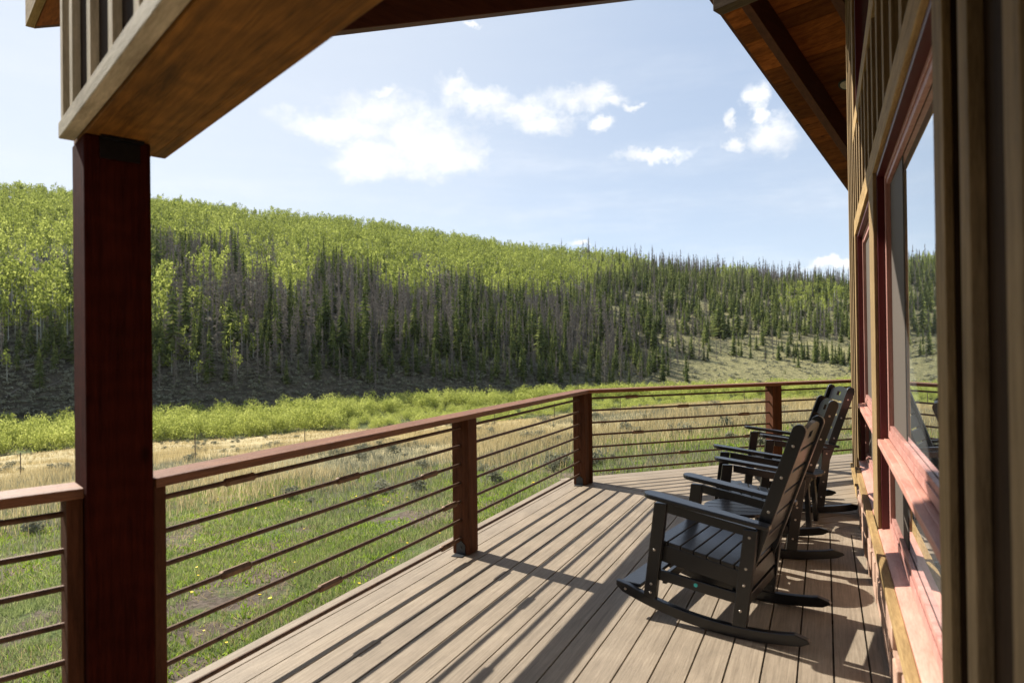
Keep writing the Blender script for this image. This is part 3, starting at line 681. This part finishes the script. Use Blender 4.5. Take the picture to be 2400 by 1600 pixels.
scrub = ramp(nt, fine, [(.3, (.035, .031, .022)), (.5, (.095, .083, .058)), (.72, (.20, .17, .12))])
dry = ramp(nt, fine, [(.3, (.13, .125, .055)), (.5, (.29, .265, .125)), (.7, (.47, .41, .21))])
dots = sstep(nt, sp, .50, .60); dry = mixc(nt, mth(nt, 'MULTIPLY', dots, .75), dry, (.10, .10, .05))
at = N(nt, 'ShaderNodeAttribute', attribute_name='dry'); f = sstep(nt, mth(nt, 'ADD', at.outputs['Fac'], mth(nt, 'MULTIPLY', mth(nt, 'SUBTRACT', mid, .5), .9)), .3, .7)
c = mixc(nt, f, scrub, dry); nt.links.new(c, p.inputs['Base Color']); p.inputs['Roughness'].default_value = .95; p.inputs['Specular IOR Level'].default_value = .1
bp = N(nt, 'ShaderNodeBump', inp={'Height': fine, 'Strength': 1.0, 'Distance': .6}); nt.links.new(bp.outputs[0], p.inputs['Normal']); M['hill'] = mt

Pfine = np.arange(-48, 48, .25); Prest = np.arange(48, 312, 4.0); Ps = np.concatenate([Pfine, Prest])
Pc = np.where(Ps > 180, Ps - 360, Ps)
def zfix(D, P): return zf(D, P)
_zf = zf
def zf(D, P):
    P = np.asarray(P, float); return _zf(D, np.where(P > 180, P - 360, P))
df = np.interp(Pc, *T_dw) + 5; dc = np.interp(Pc, *T_dc)
u = np.linspace(0, 1, 150)[:, None] ** 2.0
Dg = .4 + (df[None] - .4) * u
dvv = np.interp(Pc, *T_dv)[None]
rip = np.clip((Dg - dvv + 2) / 4, 0, 1)
g = grid_mesh('ground', Dg, Ps, M['ground'], {'riparian': rip}, wrap=True); tag(g, kind='structure')
u = np.linspace(0, 1, 150)[:, None]; Dh = df[None] + (dc[None] - df[None]) * u
Dh = np.concatenate([Dh, dc[None] * np.array([1.05, 1.15, 1.3, 1.5])[:, None]], 0)
P2d = np.broadcast_to(Pc, Dh.shape); X_, Y_ = proj(pol(Dh, P2d)); front = np.abs(P2d) < 60
def inpoly_dry(X, Y):
    """amount of open dry grass: the clearing low on the right and slanting glades above it"""
    low = np.clip((X - 1540) / 190, 0, 1) * np.clip((Y - (800 - (X - 1500) * .02)) / 14, 0, 1)
    band = lambda x0, y0, x1, y1, w: np.clip(1.3 - np.abs((Y - y0) - (X - x0) * (y1 - y0) / (x1 - x0)) / w, 0, 1) * ((X > x0) & (X < x1))
    gl = np.maximum.reduce([band(1560, 640, 1990, 800, 13), band(1380, 690, 1600, 790, 9), band(1600, 740, 1990, 870, 13), band(1480, 730, 1700, 810, 8)])
    mid = .58 * np.clip((X - 1100) / 350, 0, 1)
    return np.clip(np.maximum(np.maximum(low, gl * .9), mid), 0, 1)
dry = np.where(front, inpoly_dry(X_, Y_), .3)
g = grid_mesh('hill', Dh, Ps, M['hill'], {'dry': dry}, wrap=True); tag(g, kind='structure')

# ------------------------------------------------------------------ plant templates (unit height), triangles only
def tri_tpl(tris, mats): return np.array(tris, float).reshape(-1, 3, 3), np.array(mats, int)
def cone_tris(r0, h0, h1, n, lx=0):
    o = []
    for k in range(n):
        a, b = 2 * math.pi * k / n, 2 * math.pi * (k + 1) / n
        o.append([(r0 * math.cos(a), r0 * math.sin(a), h0), (r0 * math.cos(b), r0 * math.sin(b), h0), (lx, 0, h1)])
    return o
def spruce_tpl(rr, wid=.115, layers=17, dense=7):
    T, Mx = cone_tris(.014, 0, .98, 4), [1] * 4
    for i in range(layers):
        t = i / (layers - 1); z = .07 + .90 * t; r = wid * (1 - t) ** .75 + .010
        n = max(4, int(dense * (1 - .4 * t)))
        a0 = rr.random() * 6.28
        for k in range(n):
            a = a0 + 6.283 * k / n + rr.uniform(-.25, .25); L = r * rr.uniform(.65, 1.25); hw = 3.14 / n * rr.uniform(.7, 1.1); dz = .035 + .02 * (1 - t)
            T.append([(0, 0, z + dz), (L * math.cos(a - hw), L * math.sin(a - hw), z - dz * rr.uniform(.1, .8)), (L * math.cos(a + hw) * .95, L * math.sin(a + hw) * .95, z - dz * rr.uniform(.1, .8))]); Mx.append(0)
    return tri_tpl(T, Mx)
def dead_tpl(rr, wid=.075, n=95):
    T, Mx = cone_tris(.012, 0, 1.0, 4, rr.uniform(-.01, .01)), [1] * 4
    for i in range(n):
        z = rr.uniform(.12, .97); r = (wid * (1 - z) ** .7 + .012) * rr.uniform(.5, 1.3); a = rr.random() * 6.28; w2 = .010; dz = rr.uniform(-.03, .01)
        T.append([(0, 0, z + w2), (0, 0, z - w2 * 1.4), (r * math.cos(a), r * math.sin(a), z + dz)]); Mx.append(0)
        b = a + rr.uniform(-.5, .5); q = rr.uniform(.4, .8)
        T.append([(q * r * math.cos(a), q * r * math.sin(a), z + .006), (q * r * math.cos(a), q * r * math.sin(a), z - .012), (r * math.cos(b), r * math.sin(b), z + dz - .014)]); Mx.append(0)
    return tri_tpl(T, Mx)
def leafquad(T, Mx, c, s, rr, mi=0, out=None):
    n = Vector((rr.gauss(0, 1), rr.gauss(0, 1), rr.gauss(0, 1))).normalized()
    if out is not None: n = (n * .75 + Vector(out).normalized()).normalized()
    a = n.orthogonal().normalized(); a.rotate(Matrix.Rotation(rr.random() * 6.28, 3, n)); b = n.cross(a)
    a *= s; b *= s * rr.uniform(.6, 1); c = Vector(c)
    T.append([c - a * .9, c - b * .8, c + a]); T.append([c + a, c + b, c - a * .9]); Mx += [mi, mi]
def aspen_tpl(rr, n=96):
    T, Mx = cone_tris(.016, 0, .85, 4), [1] * 4
    cl = [(rr.uniform(-.13, .13), rr.uniform(-.13, .13), rr.uniform(.34, .92)) for _ in range(9)]
    for i in range(n):
        c = cl[i % 9]; s = .10 * (1.15 - .5 * c[2])
        d = Vector((rr.gauss(0, 1), rr.gauss(0, 1), rr.gauss(0, 1))).normalized() * s * rr.uniform(.6, 1.05)
        leafquad(T, Mx, (c[0] + d.x, c[1] + d.y, c[2] + d.z * 1.1), rr.uniform(.024, .042), rr, out=(c[0] * 2 + d.x * 2, c[1] * 2 + d.y * 2, (c[2] - .6) * .5 + d.z * 2 + .02))
    return tri_tpl(T, Mx)
def bush_tpl(rr, n=330, hgt=.75, size=.05, nc=16, stems=12, spread=.62):
    T, Mx = [], []
    cl = []
    for _ in range(nc):
        a = rr.random() * 6.28; q = math.sqrt(rr.random()) * spread; cl.append((q * math.cos(a), q * math.sin(a), hgt * rr.uniform(.35, .8) * (1 - .45 * q)))
    for i in range(n):
        c = cl[i % nc]; d = Vector((rr.gauss(0, 1), rr.gauss(0, 1), rr.gauss(0, 1))).normalized() * .27 * rr.uniform(.6, 1.05)
        z = max(.02, c[2] + d.z * .9); leafquad(T, Mx, (c[0] + d.x, c[1] + d.y, z), rr.uniform(.6, 1.2) * size, rr, out=(c[0] * .5 + d.x * 2, c[1] * .5 + d.y * 2, d.z * 2 + .15))
    for i in range(stems):
        c = rr.choice(cl); T.append([(c[0] * .25 - .012, c[1] * .25, 0), (c[0] * .25 + .012, c[1] * .25, 0), (c[0] * .9, c[1] * .9, c[2])]); Mx.append(1)
    return tri_tpl(T, Mx)
def tri_mesh(name, V, mi, mats):
    me = bpy.data.meshes.new(name); nT = len(V); me.vertices.add(nT * 3); me.vertices.foreach_set('co', V.reshape(-1))
    me.loops.add(nT * 3); me.loops.foreach_set('vertex_index', np.arange(nT * 3)); me.polygons.add(nT); me.polygons.foreach_set('loop_start', np.arange(0, nT * 3, 3))
    for mm in mats: me.materials.append(mm)
    me.polygons.foreach_set('material_index', mi.astype(np.int32)); me.update(); return me
def scatter_mesh(name, tpls, mats, pos, scl, rot, rad=None):
    Vs, Ms = [], []; rad = scl if rad is None else rad
    which = rng.integers(0, len(tpls), len(pos))
    for k, (T, mi) in enumerate(tpls):
        ix = np.where(which == k)[0]
        if len(ix) == 0: continue
        c, s = np.cos(rot[ix])[:, None, None], np.sin(rot[ix])[:, None, None]; x, y, z = T[None, ..., 0], T[None, ..., 1], T[None, ..., 2]
        r = rad[ix][:, None, None]; h = scl[ix][:, None, None]
        V = np.stack([(c * x - s * y) * r, (s * x + c * y) * r, z * h], -1) + pos[ix][:, None, None, :]
        Vs.append(V.reshape(-1, 3, 3)); Ms.append(np.tile(mi, len(ix)))
    return tri_mesh(name, np.concatenate(Vs), np.concatenate(Ms), mats)
def plant(kind, name, label, cat, group, stuffname, tpls, mats, pos, scl, rot, rad=None, nind=300, labelf=None):
    rad = scl if rad is None else rad
    D = np.linalg.norm(pos - np.array(EYE), axis=1); X, Y = proj(pos); vis = (X > -20) & (X < 2000)
    meshes = [tri_mesh(name, T, mi, mats) for T, mi in tpls]
    order = np.argsort(-(scl / D) * np.where(vis, 1, .001)); ind, rest = order[:nind], order[nind:]
    for k, i in enumerate(ind):
        o = bpy.data.objects.new(name, meshes[k % len(meshes)]); C.objects.link(o); o.location = pos[i]; o.rotation_euler = (0, 0, rot[i]); o.scale = (rad[i], rad[i], scl[i])
        tag(o, labelf(i) if labelf else label, cat, group)
    if len(rest):
        me = scatter_mesh(stuffname, tpls, mats, pos[rest], scl[rest], rot[rest], rad[rest]); o = bpy.data.objects.new(stuffname, me); C.objects.link(o); tag(o, kind='stuff')

# ------------------------------------------------------------------ forest
rr = random.Random(11)
NC = 62000
Pq = rng.uniform(-41, 31, NC); dfq = np.interp(Pq, *T_dw) + 5; dcq = np.interp(Pq, *T_dc) + 6
Dq = np.sqrt(dfq ** 2 + (dcq ** 2 - dfq ** 2) * rng.random(NC)); Dq[:13000] = dfq[:13000] + 2 + 42 * rng.random(13000); pos = pol(Dq, Pq); X, Y = proj(pos)
lo_aspen = np.interp(X, [0, 120, 170, 350, 500, 620, 820, 1000, 1200, 1350, 1450, 1530, 1600], [785, 770, 725, 604, 606, 622, 668, 692, 700, 690, 655, 610, 400])
nz = fbm(pos[:, 0], pos[:, 1], .05, 3); nz2 = fbm(pos[:, 0], pos[:, 1], .10, 8)
ell = lambda cx, cy, rx, ry: ((X - cx) / rx) ** 2 + ((Y - cy) / ry) ** 2 + .5 * nz2 < 1
patch = ell(490, 672, 45, 34) | ell(675, 680, 62, 36) | ell(590, 655, 20, 30) | ell(372, 730, 28, 55) | ((ell(1890, 715, 90, 26) | ell(1730, 655, 50, 12)) & (rng.random(NC) < .45)) | ell(960, 690, 70, 20) | ell(1230, 690, 130, 24) | ell(60, 760, 110, 55)
asp = (Y < lo_aspen + 34 * nz) | patch
asp &= ~((X > 1300) & (Y < lo_aspen) & (rng.random(NC) < np.clip((X - 1300) / 400, 0, .6)))
left_mix = (X < 600) & (Y > 740) & (rng.random(NC) < np.interp(X, [0, 350, 420, 600], [.30, .30, .34, .16]))
asp |= left_mix & (nz2 > -.2)
tree_low = np.interp(X, [0, 170, 350, 500, 700, 1000, 1200, 1400, 1500, 1600, 1750, 1990], [866, 872, 912, 912, 897, 894, 897, 902, 888, 852, 842, 856])
band_open = inpoly_dry(X, Y)
deadp = np.interp(X, [0, 160, 350, 420, 1000, 1300, 1500, 1990], [.3, .35, .62, .66, .62, .48, .36, .30])
deadp = np.where(Y > 800, deadp * .72, deadp)
deadp = np.where((X > 1250) & (X < 1640) & (Y > 740) & (Y < 840), .55, deadp)
crest = np.clip((Dq - dfq) / (dcq - dfq), 0, 1)
deadp = np.where((X > 1200) & (crest > .86), .72, deadp)
deadp = np.clip(deadp + .35 * nz, .03, .95); deadp = np.where((X > 1150) & (crest > .80), .88, deadp)
dens = np.where(asp, .52, np.where(X < 1300, np.interp(X, [0, 900, 1300], [.62, .6, .50]), np.interp(X, [1300, 1450, 1990], [.48, .31, .30])))
dens = np.where((Y > tree_low - 45) & ~asp, dens * .7, dens); dens = np.where(Y > tree_low, .012, dens)
dens = np.where((band_open > .6) & ~asp, dens * .42, dens)
dens = np.where((Y > 770) & (Y < tree_low) & ~asp, np.minimum(1, dens * np.interp(X, [0, 1250, 1500], [2.6, 2.4, 1.2])), dens)
dens *= np.interp(Dq, [120, 250, 500], [1.15, 1.0, .8]); dens = np.where((X > 1200) & (crest > .9) & ~asp, np.maximum(dens, .34), dens)
keep = rng.random(NC) < dens
dens *= np.clip(1 + 1.5 * fbm(pos[:, 0], pos[:, 1], .075, 12), .25, 1.8)
keep = rng.random(NC) < dens
# space the trunks
cell = {}
kk = np.zeros(NC, bool)
for i in np.where(keep)[0]:
    key = (int(pos[i, 0] // 2.3), int(pos[i, 1] // 2.3), int(pos[i, 2] // 2.5))
    if key in cell: continue
    cell[key] = 1; kk[i] = True
isd = rng.random(NC) < deadp
kinds = np.where(asp, 0, np.where(isd, 1, 2))
rot = rng.uniform(0, 6.28, NC)
ia = np.where(kk & (kinds == 0))[0]; idd = np.where(kk & (kinds == 1))[0]; isr = np.where(kk & (kinds == 2))[0]
print('trees', len(ia), len(idd), len(isr))
atp = [aspen_tpl(rr) for _ in range(6)]; dtp = [dead_tpl(rr, rr.uniform(.055, .09)) for _ in range(5)]; stp = [spruce_tpl(rr, rr.uniform(.10, .15)) for _ in range(6)]
bury = lambda q: q - np.array([0, 0, .3])
ha = np.clip(rng.normal(7.6, 1.7, NC), 3.5, 11.5) * np.where(left_mix & ~patch, .72, 1); hd = np.clip(rng.normal(7.9, 2.6, NC), 3.0, 14); hs = np.clip(rng.normal(6.7, 2.7, NC), 1.8, 13) * np.interp(X, [1350, 1550], [1, 1.08])
low = (Y > tree_low - 50); hs = np.where(low, hs * .68, hs); hd = np.where(low, hd * .72, hd)
hd = np.where((crest > .84) & (X > 1150), hd * 1.25, hd); hs = np.where((crest > .84) & (X > 1150), hs * .8, hs)
plant('aspen', 'aspen_tree', 'bright green leafy aspen growing on the lower and left part of the wooded hillside', 'tree', 'aspens on the hillside', 'aspen_forest', atp, [M['aspen'], M['paleb']], bury(pos[ia]), ha[ia], rot[ia], ha[ia] * rng.uniform(.7, 1.0, len(ia)))
plant('dead', 'dead_spruce_tree', 'grey bare dead spruce standing among others on the valley hillside', 'tree', 'dead grey spruces on the hillside', 'dead_spruce_forest', dtp, [M['dead'], M['bark']], bury(pos[idd]), hd[idd], rot[idd])
plant('spruce', 'spruce_tree', 'dark green pointed spruce growing on the valley hillside', 'tree', 'green spruces on the hillside', 'spruce_forest', stp, [M['spruce'], M['bark']], bury(pos[isr]), hs[isr], rot[isr], hs[isr] * rng.uniform(.85, 1.35, len(isr)) * np.interp(X[isr], [1300, 1500], [.95, 1.1]))

# low scrub on the bank and clearing
n = 9500; Pq = rng.uniform(-40, 30, n); dfq = np.interp(Pq, *T_dw) + 6; Dq = dfq + rng.random(n) ** .8 * 190; pp = pol(Dq, Pq); X, Y = proj(pp)
ok = (Y > np.interp(X, [0, 350, 1000, 1400, 1600, 1990], [850, 870, 840, 800, 700, 690])); pp = pp[ok]
btp = [bush_tpl(rr, 40, .7, .16, 6, 3) for _ in range(4)]
q2 = rng.uniform(-40, 12, 5200); pp = np.concatenate([pp, pol(np.interp(q2, *T_dw) + 5 + 26 * rng.random(5200), q2)])
me = scatter_mesh('hillside_scrub', btp, [M['sage'], M['bark']], pp, rng.uniform(.35, 1.1, len(pp)), rng.uniform(0, 6, len(pp)), rng.uniform(.5, 1.3, len(pp)))
o = bpy.data.objects.new('hillside_scrub', me); C.objects.link(o); tag(o, kind='stuff')

# ------------------------------------------------------------------ willows along the creek
n = 2600; Pq = rng.uniform(-41, 31, n); dv = np.interp(Pq, *T_dv); dw = np.interp(Pq, *T_dw); tt = rng.random(n); Dq = dv + (dw + 2 - dv) * tt
pp = pol(Dq, Pq); X, Y = proj(pp)
small = (X > 790) & (tt < np.interp(X, [790, 900, 1300, 1700, 1990], [.15, .62, .60, .45, .4]))
cell = {}; ok = np.zeros(n, bool)
for i in range(n):
    c0 = 2.3 if not small[i] else 2.3; key = (int(pp[i, 0] / c0), int(pp[i, 1] / c0))
    if key in cell: continue
    if small[i] and rng.random() < .08: continue
    cell[key] = 1; ok[i] = True
hgt = np.where(small, rng.uniform(.8, 2.1, n), rng.uniform(2.2, 4.3, n)); rd = np.where(small, rng.uniform(.9, 1.8, n), rng.uniform(1.6, 2.7, n))
wtp = [bush_tpl(rr, 850, .8, .038, 16, 14) for _ in range(6)]
print('willows', ok.sum())
plant('willow', 'willow_bush', 'yellow green willow bush in the thicket along the valley floor', 'bush', 'willow bushes along the creek', 'willow_thicket', wtp, [M['willow'], M['bark']], pp[ok], hgt[ok] * 1.15, rng.uniform(0, 6, ok.sum()), rd[ok])

# ------------------------------------------------------------------ meadow
def offdeck(p):
    x, y = p[:, 0], p[:, 1]; v = (-(x - RX) + (y - YC)) * S45
    return np.where(y < YC + .2, (x < DE - .12) | (v > .42), v > .42) & ((x < DE - .12) | (v > .42))
def blades(name, mat, n, d0, d1, h0, h1, w0, w1, lean=.5, p0=-41, p1=31, filt=None, nseg=1):
    Pq = rng.uniform(p0, p1, n); Dq = np.sqrt(d0 ** 2 + (d1 ** 2 - d0 ** 2) * rng.random(n)); q = pol(Dq, Pq)
    ok = offdeck(q)
    if filt is not None: ok &= filt(q, Dq)
    q = q[ok]; m_ = len(q); a = rng.uniform(0, 6.28, m_); h = rng.uniform(h0, h1, m_); wd = rng.uniform(w0, w1, m_) * .5
    dx, dy = np.cos(a) * wd, np.sin(a) * wd; la = rng.uniform(0, 6.28, m_); ll = rng.random(m_) * lean * h
    z = np.zeros(m_)
    V = np.stack([q + np.stack([-dx, -dy, z - .01], -1), q + np.stack([dx, dy, z - .01], -1), q + np.stack([np.cos(la) * ll, np.sin(la) * ll, h], -1)], 1)
    o = bpy.data.objects.new(name, tri_mesh(name, V, np.zeros(m_), [mat])); C.objects.link(o); tag(o, kind='stuff'); return o
patchy = lambda q, s, o, t: fbm(q[:, 0], q[:, 1], s, o) + rng.normal(0, .16, len(q)) > t
blades('meadow_grass', M['grass'], 150000, 4, 12, .03, .11, .006, .014, 1.1, filt=lambda q, D: patchy(q, 1.1, 2, -.12))
blades('meadow_grass', M['grass'], 170000, 12, 26, .05, .15, .012, .022, 1.0, filt=lambda q, D: patchy(q, 1.1, 2, -.12) & (rng.random(len(D)) < np.interp(D, [12, 17, 26], [1, .8, .2])))
blades('broadleaf_weeds', M['weed'], 150000, 4, 24, .02, .08, .018, .04, 1.6, filt=lambda q, D: patchy(q, .8, 7, -.05))
blades('meadow_litter', M['straw'], 90000, 4, 24, .02, .12, .006, .014, 1.6, filt=lambda q, D: patchy(q, .9, 11, -.2))
blades('dry_grass', M['straw'], 150000, 17, 60, .22, .55, .014, .03, .5, filt=lambda q, D: patchy(q, .22, 5, -.05) & (rng.random(len(D)) < np.interp(D, [17, 26, 60], [.25, 1, .7])))
blades('dry_grass', M['straw'], 60000, 55, 112, .12, .30, .04, .09, .6, filt=lambda q, D: patchy(q, .2, 9, -.1))
blades('sage_grass', M['sage'], 70000, 13, 48, .12, .35, .02, .035, .6, filt=lambda q, D: patchy(q, .3, 13, .0))
# sagebrush
n = 400; Pq = rng.uniform(-41, 31, n); Dq = np.sqrt(16 ** 2 + (88 ** 2 - 16 ** 2) * rng.random(n) ** 1.5); q = pol(Dq, Pq); ok = offdeck(q) & (fbm(q[:, 0], q[:, 1], .12, 6) > -.35)
q = q[ok]; stp2 = [bush_tpl(rr, 190, .8, .085, 10, 16, .38) for _ in range(4)]; hh = rng.uniform(.25, .62, len(q))
plant('sage', 'sagebrush', 'grey green sagebrush clump in the dry grass below the deck', 'bush', 'sagebrush clumps in the meadow', 'sagebrush_cover', stp2, [M['sage'], M['bark']], q, hh, rng.uniform(0, 6, len(q)), hh * rng.uniform(.8, 1.3, len(q)), nind=290)
# dandelions
mb = MB(); mb.tube((0, 0, 0), (.01, 0, .10), .0025, n=4); mb.tube((.01, 0, .10), (.012, 0, .112), .012, .023, 9, 1); fl = mb.build('dandelion', [M['weed'], M['petal']], link=False)
n = 520; Pq = rng.uniform(-40, 31, n); Dq = np.sqrt(5 ** 2 + (21 ** 2 - 5 ** 2) * rng.random(n)); q = pol(Dq, Pq); ok = offdeck(q) & (fbm(q[:, 0], q[:, 1], .5, 4) > -.15); q = q[ok][:150]
for i, c in enumerate(q):
    o = bpy.data.objects.new('dandelion', fl.data); C.objects.link(o); o.location = c; o.rotation_euler = (0, 0, i); s = random.uniform(.6, 1.05); o.scale = (s, s, s * random.uniform(.6, 1.3))
    tag(o, 'small yellow dandelion flower in the green grass beside the deck', 'flower', 'dandelions in the grass')
# wire fence across the meadow
fpts = [(-160, 1128), (48, 1112), (250, 1094), (458, 1077), (715, 1050), (973, 1023), (1160, 1002), (1300, 985), (1455, 968), (1744, 948), (1990, 925)]
root = None; prev = None
for i, (x, y) in enumerate(fpts):
    P3, D3 = ground_at(x, y)
    if root is None:
        root = empty('wire_fence', P3); tag(root, 'thin wire fence on slender weathered posts crossing the dry meadow', 'fence'); base = Vector(P3)
    b = Vector(P3) - base
    mb = MB(); mb.tube((b.x, b.y, b.z - .2), (b.x + random.uniform(-.05, .05), b.y, b.z + random.uniform(1.15, 1.4)), .028, .022, 6); mb.build('post', M['fencepost'], root)
    if prev is not None:
        for z in (.45, .8, 1.12):
            mb = MB(); mb.tube(prev + Vector((0, 0, z)), b + Vector((0, 0, z)), .004, n=4); mb.build('wire', M['bracket'], root)
    prev = b
# fallen logs on the left bank
for i, (x0, y0, x1, y1) in enumerate([(20, 872, 128, 846), (60, 860, 130, 852), (70, 930, 150, 893), (95, 842, 150, 848), (12, 935, 60, 905)]):
    A3, _ = ground_at(x0, y0); B3, _ = ground_at(x1, y1); A3, B3 = Vector(A3), Vector(B3)
    if (B3 - A3).length > 22: B3 = A3 + (B3 - A3).normalized() * 14
    mb = MB(); mb.tube((0, 0, .25), B3 - A3 + Vector((0, 0, .3)), .11, .05, 7); o = mb.build('fallen_log', M['log']); o.location = A3
    tag(o, 'bleached fallen tree trunk lying on the steep hillside', 'log', 'fallen trunks on the hillside')

# ------------------------------------------------------------------ thin valley haze
zmin = min(v.co.z for ob in (bpy.data.objects['ground'], bpy.data.objects['hill']) for v in ob.data.vertices)
mb = MB(); mb.box(-950, 950, -950, 950, zmin - 1, 125)
hz = mb.build('haze', bpy.data.materials.new('haze')); hm = hz.data.materials[0]; hm.use_nodes = True; hn = hm.node_tree; hn.nodes.clear()
ho = hn.nodes.new('ShaderNodeOutputMaterial'); hv = hn.nodes.new('ShaderNodeVolumePrincipled')
hv.inputs['Color'].default_value = (.86, .91, 1, 1); hv.inputs['Density'].default_value = .00004; hv.inputs['Anisotropy'].default_value = .2
hn.links.new(hv.outputs[0], ho.inputs['Volume']); tag(hz, kind='stuff')
